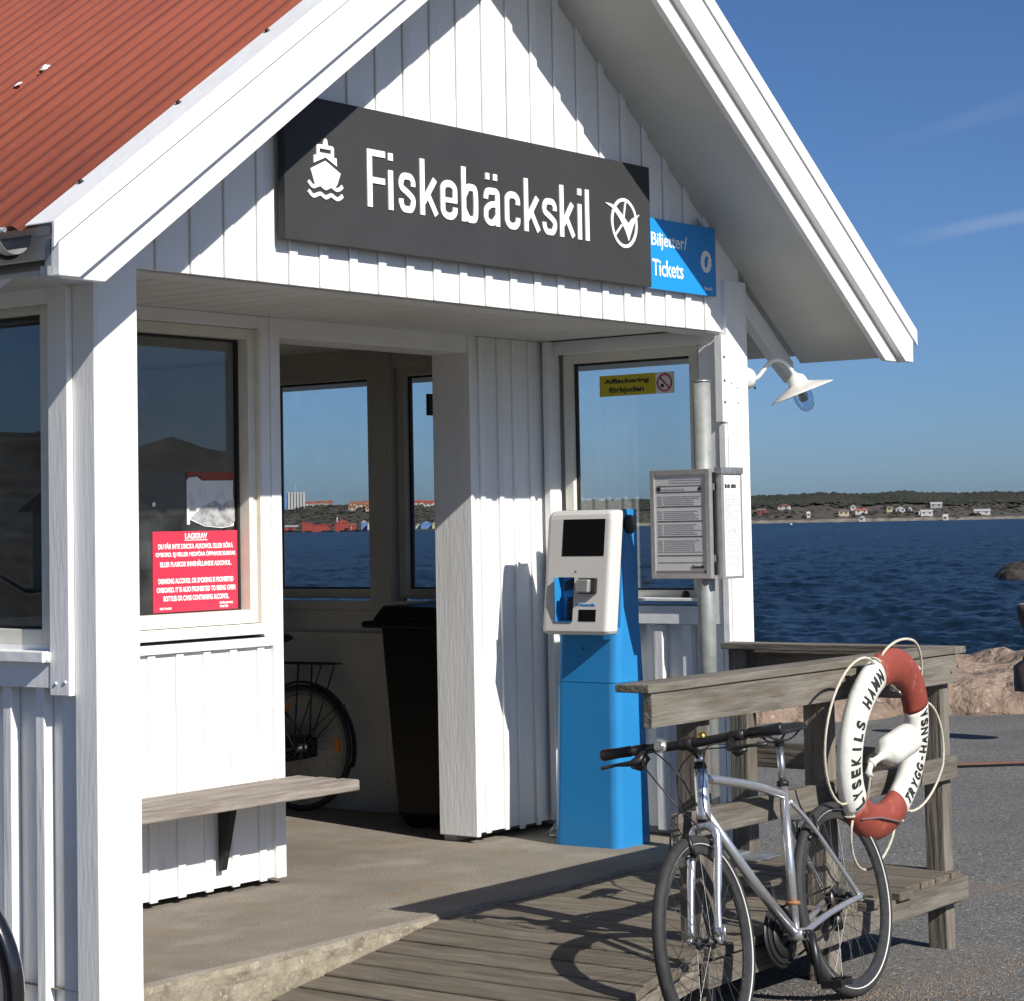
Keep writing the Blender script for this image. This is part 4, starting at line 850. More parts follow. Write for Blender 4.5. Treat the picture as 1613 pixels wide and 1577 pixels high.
# front plate split round the keypad recess so that the opening is a true hollow
b = MB(); secs = [(.972, .020), (.978, .008), (.990, .0), (1.030, 0)]
loft(b, [shell_section(z, i) for z, i in secs])
loft(b, [shell_section(z, i) for z, i in ((1.235, 0), (1.50, 0), (1.522, .003), (1.537, .012), (1.543, .028))])
def strip(ya, yb, z0, z1, r0=False, r1=False):
    P_ = []
    for z in (z0, z1):
        x = shx(z); P_ += [(x, ya, z), (x + .075, ya, z), (x, yb, z), (x + .075, yb, z)]
    b.hexa(P_)
strip(YC - .162, YC + .012, 1.03, 1.235); strip(YC + .108, YC + .162, 1.03, 1.235)
def sidepiece(sgn):
    S_ = []
    for z in (1.03, 1.235):
        x0 = shx(z); yo = YC + sgn * .190; yi = YC + sgn * .162; r = .028
        S_.append([(x0, yi, z)] + [(x0 + r - r * math.cos(rad(a)), yi + sgn * r * math.sin(rad(a)), z) for a in (18, 36, 54, 72, 90)] + [(x0 + .075, yo, z), (x0 + .075, yi, z)])
    loft(b, S_)
sidepiece(1); sidepiece(-1)
b.build('front_shell', SHELL, TM, smooth=False)
b = MB(); b.box(3.445, 3.450, YC + .012, YC + .108, 1.03, 1.235).build('keypad_recess', BLUEP, TM)
def onface(name, ya, yb, z0, z1, proud, mat, parent=TM, thick=.004, bevel=0):
    P_ = []
    for z in (z0, z1):
        x = shx(z); P_ += [(x - proud, ya, z), (x - proud + thick, ya, z), (x - proud, yb, z), (x - proud + thick, yb, z)]
    b = MB(); b.hexa(P_); return b.build(name, mat, parent, bevel=bevel)
onface('screen', YC - .146, YC + .090, 1.332, 1.502, .0012, SCREEN)
kp = onface('keypad', YC + .018, YC + .075, 1.040, 1.165, -.040, BLACK, thick=.012)
for i in range(4):
    for j in range(3): onface('key', YC + .024 + j * .017, YC + .036 + j * .017, 1.050 + i * .022, 1.064 + i * .022, -.0385, GREYINK, parent=TM, thick=.002) if False else None
b = MB()
for i in range(4):
    for j in range(3):
        z = 1.048 + i * .022; x = shx(z) + .0385; b.box(x - .003, x, YC + .025 + j * .017, YC + .034 + j * .017, z, z + .010)
b.build('keys', M('key_grey', (.06, .06, .06), rough=.5), kp)
b = MB(); b.box(3.386, 3.444, YC + .1045, YC + .1075, 1.032, 1.233).box(3.386, 3.444, YC + .0125, YC + .1044, 1.0305, 1.0335); b.build('recess_lining', BLUEP, TM)
MB().prism([(YC + .030, 1.185), (YC + .085, 1.170), (YC + .080, 1.215), (YC + .035, 1.228)], 3.432, 3.444, 'X').build('card_slot', BLACK, TM)
cr = onface('card_reader', YC - .118, YC - .022, 1.160, 1.232, .020, BLACK, thick=.022, bevel=.004); onface('reader_face', YC - .098, YC - .030, 1.167, 1.226, .048, ALU, thick=.027, bevel=.006)
onface('ticket_slot', YC - .118, YC - .022, 1.034, 1.088, .0012, SCREEN)
text('operator_name', 'Västtrafik', SIGNB, TM, (shx(1.108) - .001, YC - .026, 1.104), (0, -1, 0), (0, 0, 1), .088, .013)
text('operator_name', 'v', SIGNB, TM, (shx(1.108) - .001, YC - .010, 1.104), (0, -1, 0), (0, 0, 1), .010, .011)
MB().lathe([(0, .020), (.036, .020), (.044, .012), (.044, 0)], (3.600, YC - .172, 1.475), (0, -1, 0), 20).build('side_lock', BLACK, TM)
MB().lathe([(0, .004), (.006, .003), (.007, 0)], (3.484, YC + .02, .905), (-1, 0, 0), 10).build('lock', BLACK, TM)
MB().lathe([(0, .002), (.004, .002), (.004, 0)], (shx(1.26), YC + .006, 1.262), (-1, 0, 0), 8).build('screw_head', BLACK, TM)
# its cable on the floor by the wall
MB().tube([(3.74, .86, .10), (3.70, .88, .06), (3.66, .90, .012), (3.62, .86, .008), (3.66, .78, .01)], .008, 6).build('machine_cable', GALV, label='thin cable running down behind the ticket machine to the floor', cat='cable')
MB().box(3.90, 3.935, .905, .955, .16, .235).build('socket_box', PAPER, label='small white socket box low on the wall behind the machine', cat='socket', origin=(3.9, .93, .16))

# ------------------------------------------------------------------ timetable post
TP = thing('timetable_post', 'grey steel post carrying two timetable cases in front of the porch window', 'timetable post', (3.585, -.06, 0))
b = MB(); b.tube([(3.585, -.06, -.02), (3.585, -.06, 2.115)], .0405, 20); b.build('pole', M('worn_galvanised_pole', (.36, .37, .36), (.27, .29, .27), rough=.5, metal=.35, ns=14, spots=[((.30, .20, .08), 9, .66, .74, .5), ((.6, .6, .57), 30, .66, .72, .6)]), TP)
MB().lathe([(0, .004), (.043, .003), (.043, -.006), (.041, -.006)], (3.585, -.06, 2.115), seg=20).build('pole_cap', GALV, TP)
MB().box(3.47, 3.70, -.19, .07, -.006, .004).build('base_plate', GALV, TP, bevel=.001)
CX0 = 3.500
lc = MB(); lc.box(CX0, CX0 + .028, -.142, -.118, 1.225, 1.716).box(CX0, CX0 + .028, .154, .176, 1.225, 1.716).box(CX0, CX0 + .028, -.118, .154, 1.690, 1.716).box(CX0, CX0 + .028, -.118, .154, 1.225, 1.247); LC = lc.build('timetable_case', ALU, TP, bevel=.002)
MB().box(CX0 + .006, CX0 + .026, -.118, .154, 1.247, 1.690).build('sheet', CASEG, LC)
b = MB(); xq = CX0 + .0052
for z, th in ((1.643, .0020), (1.615, .0034), (1.550, .0034), (1.484, .0034), (1.415, .0034), (1.330, .0026), (1.298, .0014)): b.box(xq - .0006, xq + .0006, -.100 if z > 1.3 else -.112, .140, z - th / 2, z + th / 2)
b.build('print_rule', INK, LC)
b = MB()
for z0, z1 in ((1.560, 1.605), (1.494, 1.540), (1.425, 1.474), (1.345, 1.405)):
    z = z0
    while z < z1 - .004: b.box(xq - .0004, xq + .0006, random.uniform(-.10, -.05), .105, z, z + .0036); b.box(xq - .0004, xq + .0006, .112, .138, z, z + .0036); z += .0085
for z in (1.655, 1.667): b.box(xq - .0004, xq + .0006, -.10, .07, z, z + .005)
b.box(xq - .0004, xq + .0006, -.01, .118, 1.624, 1.632); b.build('print_rows', GREYINK, LC)
MB().box(xq - .0008, xq + .0006, .122, .142, 1.621, 1.638).build('print_symbol', INK, LC); MB().lathe([(0, 0), (.009, 0), (.009, -.001), (0, -.001)], (xq, -.090, 1.629), (1, 0, 0), 14).build('print_symbol', INK, LC)
text('operator_name', 'Västtrafik', INK, LC, (xq - .001, -.040, 1.272), (0, -1, 0), (0, 0, 1), .064, .014)
MB().box(CX0 + .004, CX0 + .0065, -.117, .153, 1.250, 1.262).build('case_seal', M('case_seal', (.22, .20, .19), rough=.6), LC)
RY = -.178
rc = MB(); X0, X1 = 3.545, 3.722
rc.box(X0, X0 + .022, RY, RY + .030, 1.222, 1.716).box(X1 - .010, X1, RY, RY + .030, 1.222, 1.700).box(X0 + .022, X1 - .010, RY, RY + .030, 1.222, 1.234); RC = rc.build('timetable_case', ALU, TP, bevel=.002)
MB().box(X0 - .006, X1 + .004, RY - .006, RY + .034, 1.692, 1.722).build('case_cap', GALV, RC, bevel=.003)
MB().box(X0 + .022, X1 - .010, RY + .005, RY + .026, 1.234, 1.692).build('sheet', PAPER, RC)
b = MB(); z = 1.60
while z > 1.27:
    xa = X0 + .034; 
    while xa < X1 - .035: c_ = random.uniform(.008, .03); b.box(xa, min(xa + c_, X1 - .022), RY + .0040, RY + .0048, z, z + .0032); xa += c_ + random.uniform(.004, .012)
    z -= .0078
b.build('print_rows', GREYINK, RC)
b = MB()
for xa, c_ in ((.036, .012), (.051, .009), (.063, .011), (.077, .004), (.090, .012), (.104, .010), (.117, .013)): b.box(X0 + xa, X0 + xa + c_, RY + .0038, RY + .0048, 1.628, 1.643 + random.uniform(0, .004))
b.build('print_heading', INK, RC)
MB().box(3.532, 3.548, -.150, -.10, 1.24, 1.70).build('hinge_strip', BLACK, TP)
for z in (1.30, 1.62): MB().box(3.53, 3.60, -.150, -.05, z, z + .03).build('clamp', GALV, TP)

# ------------------------------------------------------------------ wall lamp
WL = thing('wall_lamp', 'white enamel goose-neck wall lamp with glass dome on the corner post', 'lamp', (4.05, 0, 2.15))
LX, LY, LZ = 4.053, .008, 2.152
MB().lathe([(0, .056), (.044, .054), (.050, .046), (.052, .030), (.052, 0), (0, 0)], (LX, LY, LZ), (1, 0, 0), 28).build('mount', LAMPW, WL)
MB().lathe([(0, .004), (.007, .004), (.008, 0)], (LX + .02, LY - .054, LZ - .048), (0, -1, 0), 10).build('plug', BLACK, WL)
arm = [(.055, -.003), (.085, -.006), (.115, .008), (.145, .040), (.180, .072), (.215, .086), (.250, .080), (.280, .058), (.300, .030), (.312, .012)]
sm = []
for i in range(len(arm) - 1):
    p0, p1, p2, p3 = [Vector(arm[max(0, min(len(arm) - 1, i + q))]) for q in (-1, 0, 1, 2)]
    for k in range(4): t = k / 4; sm.append(.5 * ((2 * p1) + (p2 - p0) * t + (2 * p0 - 5 * p1 + 4 * p2 - p3) * t * t + (3 * p1 - p0 - 3 * p2 + p3) * t ** 3))
sm.append(Vector(arm[-1]))
LU = Vector((.605, -.796, 0)); LW = Vector((LX, LY, LZ))
MB().tube([LW + Vector((.05, 0, 0)) + LU * ((p.x - .055) * .86) + Vector((0, 0, p.y)) for p in sm], .0105, 12).build('arm', LAMPW, WL)
sa = (LU * .36 + Vector((0, 0, -.933))).normalized(); s0 = LW + Vector((.05, 0, 0)) + LU * .217 + Vector((0, 0, .022))
MB().lathe([(0, -.004), (.014, 0), (.018, .008), (.040, .022), (.047, .040), (.050, .058), (.090, .072), (.140, .092), (.158, .100), (.160, .104), (.150, .101), (.09, .082), (.052, .068), (0, .064)], s0, sa, 36).build('shade', LAMPW, WL, smooth=True)
MB().lathe([(.044, .068), (.046, .10), (.044, .14), (.036, .172), (.020, .190), (0, .195)], s0, sa, 24).build('glass_dome', DOME, WL, smooth=True)
MB().lathe([(0, .068), (.016, .07), (.016, .092), (.024, .112), (.025, .128), (.016, .143), (0, .148)], s0, sa, 16).build('bulb', M('bulb_frosted', (.32, .32, .31), rough=.4), WL, smooth=True)

# ------------------------------------------------------------------ boardwalk: ramp and landing, planks run across
def deck_z(x): return -.014 - max(0, 1.70 - x) * .146
BW = thing('boardwalk', 'weathered plank ramp and landing along the porch slab', 'boardwalk', (2, -.6, 0), kind='structure')
x = .22
while x < 3.70:
    wv = .138 + random.uniform(-.002, .002); xa, xc = x + .007, min(x + wv - .007, 3.745); za, zc = deck_z(xa), deck_z(xc)
    y0 = -1.215 + random.uniform(-.025, .025); y1 = -.014; th = .034; j = lambda: random.uniform(-.0022, .0022)
    if xc > 3.3: y0 = -1.19
    b = MB(); b.hexa([(xa, y0, za - th), (xc, y0, zc - th), (xa, y1, za - th), (xc, y1, zc - th), (xa, y0, za + j()), (xc, y0, zc + j()), (xa, y1, za + j()), (xc, y1, zc + j())])
    b.build('plank', DECK, BW, bevel=.004); x += wv
def beam(y0, y1, xa, xc, dz0, dz1):
    b = MB(); za, zc = deck_z(xa), deck_z(xc); b.hexa([(xa, y0, za + dz0), (xc, y0, zc + dz0), (xa, y1, za + dz0), (xc, y1, zc + dz0), (xa, y0, za + dz1), (xc, y0, zc + dz1), (xa, y1, za + dz1), (xc, y1, zc + dz1)]); return b
for (y0, y1) in ((-1.17, -1.125), (-.62, -.575), (-.10, -.055)):
    beam(y0, y1, .25, 1.70, -.135, -.036).build('joist', WOODX, BW); beam(y0, y1, 1.701, 3.745, -.135, -.036).build('joist', WOODX, BW)
MB().hexa([(1.72, -1.212, -.150), (3.775, -1.212, -.128), (1.72, -1.178, -.150), (3.775, -1.178, -.128), (1.72, -1.212, -.060), (3.775, -1.212, -.036), (1.72, -1.178, -.060), (3.775, -1.178, -.036)]).build('edge_beam', WOODX, BW, bevel=.003)
MB().box(3.748, 3.775, -1.176, -.03, -.135, -.016).build('edge_beam', WOODY, BW, bevel=.003)
for x in (.9, 1.70, 2.6): 
    for y in (-.62, -.09): MB().box(x, x + .09, y - .045, y + .045, ground_z(x, y) - .02, deck_z(x) - .136).build('support_post', WOODZ, BW)
for (xa, ya, xc, yc) in ((3.52, -.33, 3.72, -.09), (3.20, -.12, 3.46, .06)): MB().box(xa, xc, ya, yc, deck_z(xa) + .003, deck_z(xa) + .007).build('steel_plate', GALV, BW) if ya < -.2 else None

# railing
RL = thing('boardwalk_railing', 'grey weathered timber railing round the boardwalk landing', 'railing', (2.6, -1.15, 0))
def rpost(xa, xc, ya, yc, zb, zt, mat=WOODZ): MB().box(xa, xc, ya, yc, zb, zt, jit=.001).build('post', mat, RL, bevel=.004)
rpost(3.705, 3.785, -1.140, -1.052, -.375, .896); rpost(2.700, 2.795, -1.140, -1.050, -.37, .896); rpost(1.795, 1.880, -1.140, -1.05, -.30, .896)
rpost(3.80, 3.885, -.125, -.035, -.375, .896)
MB().box(1.425, 3.757, -1.185, -1.045, .897, .926, jit=.001).build('cap_rail', WOODX, RL, bevel=.004)
MB().box(1.455, 3.800, -1.175, -1.141, .775, .895, jit=.001).build('side_board', WOODX, RL, bevel=.003)
MB().box(1.605, 3.775, -1.176, -1.142, .372, .466, jit=.001).build('mid_rail', WOODX, RL, bevel=.003)
# end railing from the corner post to the building
def yrail(name, xa, xc, za, zb, mat=WOODY):
    MB().box(xa, xc, -1.048, -.02, za, zb, jit=.001).build(name, mat, RL, bevel=.003)
yrail('cap_rail', 3.758, 3.872, .897, .926); yrail('side_board', 3.802, 3.835, .690, .895) if False else None; MB().box(3.887, 3.915, -1.04, -.02, .690, .895).build('side_board', WOODY, RL, bevel=.003); MB().box(3.887, 3.915, -1.04, -.02, .355, .470).build('mid_rail', WOODY, RL, bevel=.003)
MB().box(3.758, 3.872, -1.185, -1.049, .897, .926).build('cap_rail', WOODY, RL, bevel=.003)
MB().box(3.692, 3.80, -1.048, -1.02, -.13, -.03).build('cross_block', WOODX, RL)
for x in (1.46, 1.84, 2.75, 3.745):
    for z in ((.82,) if x > 3.5 else ()): MB().lathe([(0, .003), (.005, .002), (.006, 0)], (x, -1.175, z), (0, -1, 0), 8).build('bolt_head', DARKM, RL)

# ------------------------------------------------------------------ life ring
hA = Vector((math.cos(rad(-8)), math.sin(rad(-8)) * -1 * -1, 0)).normalized(); hA = Vector((.9985, .054, 0)).normalized()
vA = Vector((0, -.115, .993)); vA = (vA - hA * vA.dot(hA)).normalized(); nA = hA.cross(vA).normalized()   # nA faces the viewer side (-y)
RC_ = CAM + (FW + RT * ((1392 - 806.5) / 3487.59) - UP * ((1172 - 641.69) / 3487.59)) * 8.66
RM = Matrix(((hA.x, vA.x, nA.x, RC_.x), (hA.y, vA.y, nA.y, RC_.y), (hA.z, vA.z, nA.z, RC_.z), (0, 0, 0, 1)))
LR = thing('life_ring', 'white and red life ring lettered LYSEKILS HAMN hung on the railing', 'life ring', mw=RM)
RR, rt_, rn_ = .306, .070, .044     # ring radius, tube half width, tube half thickness
def band(a0, a1, mat, name, grow=0):
    b = MB(); nseg = max(6, int((a1 - a0) / 4)); R = []
    for i in range(nseg + 1):
        a = rad(a0 + (a1 - a0) * i / nseg); R.append([b.b.verts.new(((RR + (rt_ + grow) * math.cos(t)) * math.cos(a), (RR + (rt_ + grow) * math.cos(t)) * math.sin(a), (rn_ + grow) * math.sin(t))) for t in [k * 2 * math.pi / 24 for k in range(24)]])
    for i in range(nseg):
        for k in range(24): b.b.faces.new([R[i][k], R[i + 1][k], R[i + 1][(k + 1) % 24], R[i][(k + 1) % 24]])
    b.b.faces.new(R[0]); b.b.faces.new(R[-1][::-1]); return b.build(name, mat, LR, local=True, smooth=True)
band(25, 114, RINGR, 'red_band', .0012); band(114, 222, RINGW, 'white_section'); band(222, 303, RINGR, 'red_band', .0012); band(303, 385, RINGW, 'white_section')
def ringpt(a, off=0): return Vector((math.cos(rad(a)) * (RR + off), math.sin(rad(a)) * (RR + off), rn_ * math.sqrt(max(0, 1 - (off / rt_) ** 2)) + .0006))
def ringtext(s_, a0, a1, rad_out, off, size=.043):
    n = len(s_)
    for i, ch in enumerate(s_):
        if ch == ' ': continue
        a = a0 + (a1 - a0) * i / (n - 1); er = Vector((math.cos(rad(a)), math.sin(rad(a)), 0)); et = Vector((-er.y, er.x, 0))
        zd = er if rad_out else -er; xd = -et if rad_out else et
        c = ringpt(a, off); wch = size * (.30 if ch in 'I-' else .66 if ch == 'M' else .60 if ch in 'HN' else .56); hh = size * (.22 if ch == '-' else 1.0)
        if ch == 'I': wch = size * .17
        cu = bpy.data.curves.new('t', 'FONT'); cu.body = ch; cu.extrude = .01; cu.offset = .035; to = bpy.data.objects.new('t', cu); COL.objects.link(to); dg = bpy.context.evaluated_depsgraph_get(); me = bpy.data.meshes.new_from_object(to.evaluated_get(dg)); bpy.data.objects.remove(to); bpy.data.curves.remove(cu)
        xs_ = [v.co.x for v in me.vertices]; ys_ = [v.co.y for v in me.vertices]; x0, x1, y0, y1 = min(xs_), max(xs_), min(ys_), max(ys_)
        tb = bmesh.new(); tb.from_mesh(me); bmesh.ops.triangulate(tb, faces=tb.faces)
        for _ in range(2): bmesh.ops.subdivide_edges(tb, edges=[e for e in tb.edges if e.calc_length() > .12], cuts=2, use_grid_fill=False); bmesh.ops.triangulate(tb, faces=tb.faces)
        tb.to_mesh(me); tb.free()
        for v in me.vertices:
            u = ((v.co.x - x0) / (x1 - x0) - .5) * wch; q = ((v.co.y - y0) / (y1 - y0) - .5) * hh; p = c + xd * u + zd * q; rr_ = math.hypot(p.x, p.y); o_ = rr_ - RR
            z = rn_ * math.sqrt(max(0.02, 1 - (o_ / rt_) ** 2)) + .0022 + v.co.z / .01 * .0010; v.co = Vector((p.x, p.y, z))
        me.materials.clear(); me.materials.append(INK); o = bpy.data.objects.new('letter', me); COL.objects.link(o); o.parent = LR
ringtext('LYSEKILS HAMN', 217, 121, True, .022, .052); ringtext('TRYGG-HANSA', 309, 381, False, -.014, .050)
def loop(a0, a1, bulge, zoff=0.02, n=22):
    pts = []
    for i in range(n + 1):
        t = i / n; a = a0 + (a1 - a0) * t; off = rt_ * .92 + bulge * math.sin(math.pi * t) ** .75; pts.append(Vector((math.cos(rad(a)) * (RR + off), math.sin(rad(a)) * (RR + off), zoff * (1 - abs(2 * t - 1)) + .012)))
    return pts
for (a0, a1, bl, zz) in ((40, 108, .050, .03), (118, 212, .19, .0), (226, 292, .12, -.01), (-50, 22, .15, .03)):
    MB().tube(loop(a0, a1, bl, zz), .0052, 8).build('grab_rope', ROPE, LR, local=True)
for a in (50, 114, 222, 300, 22): 
    er = Vector((math.cos(rad(a)), math.sin(rad(a)), 0)); cpt = er * RR
    MB().tube([cpt + er * (rt_ + .004) * math.cos(t) + Vector((0, 0, 1)) * (rn_ + .004) * math.sin(t) for t in [rad(-25 + k * 10) for k in range(7)]], .0045, 6).build('rope_lashing', ROPE, LR, local=True)
p0, p1 = ringpt(228, .045), ringpt(308, .070)
MB().tube([p0 + Vector((0, 0, .004)), ringpt(250, -.02) + Vector((0, 0, .008)), ringpt(268, -.01) + Vector((0, .01, .010)), ringpt(288, .02) + Vector((0, .0, .009)), p1 + Vector((0, 0, .006))], .0042, 8).build('retaining_cord', M('dark_cord', (.16, .10, .10), rough=.8), LR, local=True)
MB().tube([Vector((.02, .215, .03)), Vector((.03, .20, .045)), Vector((.05, .20, .03)), Vector((.055, .22, -.02)), Vector((.05, .30, -.07))], .004, 8).build('hanging_hook', CHROME, LR, local=True)
MB().box(-.10, -.06, -.28, .30, -.095, -.070).build('backing_strip', BLACK, LR, local=True)
# throwing-line float lying in the ring
fa = (hA * .88 + vA * .34 + nA * .20).normalized(); f0 = RC_ + hA * -.205 + vA * -.045 + nA * .050
FL = thing('throw_line_float', 'white bottle shaped throwing line float resting inside the life ring', 'float', f0)
MB().lathe([(0, -.012), (.014, -.010), (.020, .0), (.014, .012), (.013, .045), (.020, .062), (.046, .080), (.057, .096), (.060, .120), (.060, .225), (.056, .246), (.040, .262), (0, .270)], f0, fa, 28).build('body', RINGW, FL, smooth=True)
MB().tube([f0, f0 + Vector((-.01, 0, -.03)), f0 + Vector((-.005, .01, -.08)), f0 + Vector((.03, .04, -.14)), f0 + Vector((.05, .10, -.22))], .0045, 8).build('line', ROPE, FL)
MB().tube([f0 - fa * .005, f0 - fa * .02 + vA * -.03, f0 - vA * .05], .011, 10).build('neck_loop', RINGW, FL)

# ------------------------------------------------------------------ bicycles
def wheel(root, name, cx, R, r=.016, reflective=False, spokes=28, steer=None, rimmat=CHROME, reflector=False, cz=None):
    cz = R if cz is None else cz
    def T(p): return p if steer is None else steer(p)
    def rg(R0, a, y=0): return T(Vector((cx + R0 * math.cos(a), y, cz + R0 * math.sin(a))))
    n = 56; b = MB(); b.tube([rg(R - r, k * 2 * math.pi / n) for k in range(n)], r, 12, closed=True); W = b.build(name, TYRE, root, local=True)
    b = MB(); rw = .011; R1, R0 = R - 2 * r + .005, R - 2 * r - .020
    rings = [[b.b.verts.new(rg(q, k * 2 * math.pi / n, y)) for (q, y) in ((R1, -rw), (R1, rw), (R0, rw * .7), (R0 - .003, 0), (R0, -rw * .7))] for k in range(n)]
    for k in range(n):
        for j in range(5): b.b.faces.new([rings[k][j], rings[k][(j + 1) % 5], rings[(k + 1) % n][(j + 1) % 5], rings[(k + 1) % n][j]])
    b.build('rim', rimmat, W, local=True)
    if reflective:
        for s in (-1, 1):
            b = MB(); q = [[b.b.verts.new(rg(rr_, k * 2 * math.pi / n, s * yy)) for (rr_, yy) in ((R - r - .0080, r * .945), (R - r - .0110, r * .860), (R - r - .0112, r * .80))] for k in range(n)]
            for k in range(n):
                for j in range(2): b.b.faces.new([q[k][j], q[(k + 1) % n][j], q[(k + 1) % n][j + 1], q[k][j + 1]])
            b.build('reflective_band', BANDR, W, local=True)
    b = MB()
    for k in range(spokes):
        a = k * 2 * math.pi / spokes; s = 1 if k % 2 else -1; da = (.45 if (k // 2) % 2 else -.45)
        b.tube([rg(.018, a + da, s * .026), rg(R0 + .002, a, 0)], .0011, 4, cap=False)
    b.build('spokes', M('spoke_steel', (.20, .20, .20), rough=.35, metal=.8) if 'spoke_steel' not in MATS else MATS['spoke_steel'], W, local=True)
    b = MB(); c0, c1 = T(Vector((cx, -.040, cz))), T(Vector((cx, .040, cz))); b.tube([c0, c0.lerp(c1, .15), c0.lerp(c1, .16), c0.lerp(c1, .30), c0.lerp(c1, .31), c0.lerp(c1, .69), c0.lerp(c1, .70), c0.lerp(c1, .84), c0.lerp(c1, .85), c1], [.006, .007, .022, .022, .013, .013, .022, .022, .007, .006], 14); b.build('hub', DARKM if reflective else CHROME, W, local=True)
    if reflector:
        for a0 in (-.15, .9, 2.9):
            b = MB(); b.hexa([tuple(rg(q, a0 + d, y)) for y in (-.006, .006) for d in (0, .30) for q in (R0 - .055, R0 - .028)]); b.build('spoke_reflector', ORANGE, W, local=True)
    return W
def bike_matrix(X, Y, Z, th, lean, S):
    hd = Vector((-math.cos(th), math.sin(th), 0)); up = Vector((0, 0, 1)); left = up.cross(hd); u = up * math.cos(lean) - left * math.sin(lean); l = left * math.cos(lean) + up * math.sin(lean)
    return Matrix(((hd.x * S, l.x * S, u.x * S, X), (hd.y * S, l.y * S, u.y * S, Y), (hd.z * S, l.z * S, u.z * S, Z), (0, 0, 0, 1)))
def V(*a): return Vector(a)
def cat(pts, k=5):
    pts = [Vector(p) for p in pts]; o = []
    for i in range(len(pts) - 1):
        p0, p1, p2, p3 = [pts[max(0, min(len(pts) - 1, i + q))] for q in (-1, 0, 1, 2)]
        for j in range(k): t = j / k; o.append(.5 * ((2 * p1) + (p2 - p0) * t + (2 * p0 - 5 * p1 + 4 * p2 - p3) * t * t + (3 * p1 - p0 - 3 * p2 + p3) * t ** 3))
    return o + [pts[-1]]
RIMK = M('dark_rim', (.05, .05, .05), (.08, .08, .08), rough=.35, metal=.5, ns=40)
def sport_bike():
    R = .345; wb = .980; bb = V(.386, 0, .277); sc = V(.298, 0, .765); ht = V(.825, 0, .892); ax = V(-.184, 0, .983); hb = ht - ax * .165
    r = thing('city_sport_bicycle', 'silver bicycle with straight black handlebar leaning on the timber railing', 'bicycle', mw=bike_matrix(2.534, -1.362, ground_z(2.534, -1.362) + .002, -.028, .168, 1.045))
    wheel(r, 'rear_wheel', 0, R, .0195, True, 32, rimmat=RIMK); wheel(r, 'front_wheel', wb, R, .0195, True, 32, rimmat=RIMK)
    b = MB(); b.tube([hb - ax * .004, hb + ax * .02, ht - ax * .03, ht + ax * .004], [.027, .024, .0235, .0215], 18); b.tube([hb + ax * .03, hb.lerp(bb, .5), bb], [.0185, .0188, .0185], 14)
    b.tube(cat([ht - ax * .030, ht.lerp(sc, .30) + V(0, 0, -.019), ht.lerp(sc, .65) + V(0, 0, -.011), sc - V(0, 0, .018)]), .0155, 14); b.tube([bb, sc + (sc - bb).normalized() * .030], .0172, 14)
    b.tube([bb - V(0, .036, 0), bb + V(0, .036, 0)], .0215, 16)
    for s in (-1, 1):
        b.tube(cat([bb + V(-.01, s * .022, 0), V(.18, s * .034, .318), V(.03, s * .066, R - .002), V(-.004, s * .068, R)]), [.0120] * 5 + [.0115] * 5 + [.010] * 6, 10)
        b.tube(cat([sc + V(-.004, s * .012, -.035), V(.20, s * .040, .615), V(.02, s * .064, R + .03), V(-.002, s * .067, R + .004)]), .0085, 10)
        b.tube([V(-.002, s * .058, R), V(-.002, s * .072, R)], .017, 12)
    b.tube([V(.225, -.03, .655), V(.225, .03, .655)], .007, 8)
    for t_ in (.32, .47): p = hb.lerp(bb, t_) + V(.012, 0, .020); b.tube([p, p + V(.002, 0, .006)], .006, 8)
    b.build('frame', FRAME, r, local=True)
    MB().tube([hb - ax * .008, hb - ax * .003], .0225, 16).build('headset', DARKM, r, local=True); MB().tube([ht + ax * .003, ht + ax * .020], [.023, .019], 16).build('headset', DARKM, r, local=True)
    # fork
    fx = V(wb, 0, R); cr_ = hb - ax * .022; b = MB(); b.tube([hb - ax * .006, cr_], .017, 12)
    for s in (-1, 1): b.tube(cat([cr_ + V(0, 0, .004), cr_ + V(.004, s * .030, -.008), cr_ + V(.014, s * .046, -.050), cr_.lerp(fx, .6) + V(.006, s * .049, 0), fx + V(-.006, s * .050, .020)]), [.0175] * 5 + [.0165] * 5 + [.0145] * 5 + [.011] * 6, 12)
    b.tube([fx + V(-.003, -.060, .006), fx + V(-.003, -.044, .006)], .013, 12); b.tube([fx + V(-.003, .044, .006), fx + V(-.003, .060, .006)], .013, 12); b.build('fork', FRAME, r, local=True)
    MB().tube([fx + V(0, .062, 0), fx + V(.004, .075, .005), fx + V(.004, .078, .055)], .0042, 8).build('quick_release', CHROME, r, local=True)
    MB().tube([V(0, .072, R), V(-.012, .084, R - .002), V(-.055, .086, R - .010)], .0045, 8).build('quick_release', DARKM, r, local=True)
    # front wheel and fork stand turned a few degrees to the left
    SM = Matrix.Translation(hb) @ Matrix.Rotation(rad(5.5), 4, ax) @ Matrix.Translation(-hb)
    for o in list(r.children):
        if o.name.split('.')[0] in ('front_wheel', 'fork') or (o.name.startswith('quick_release') and o.data.vertices[0].co.x > .5):
            for q in [o] + list(o.children): q.data.transform(SM)
    # cockpit
    st0 = ht + ax * .020; b = MB(); b.tube([st0, ht + ax * .062], .0165, 14); bc = V(.878, 0, .981); b.tube([ht + ax * .046, bc], .0150, 12); b.tube([bc - V(0, .024, 0), bc + V(0, .024, 0)], .021, 14); b.build('stem', BLACK, r, local=True)
    MB().tube([ht + ax * .022, ht + ax * .040], .0175, 14).build('stem_spacer', CHROME, r, local=True)
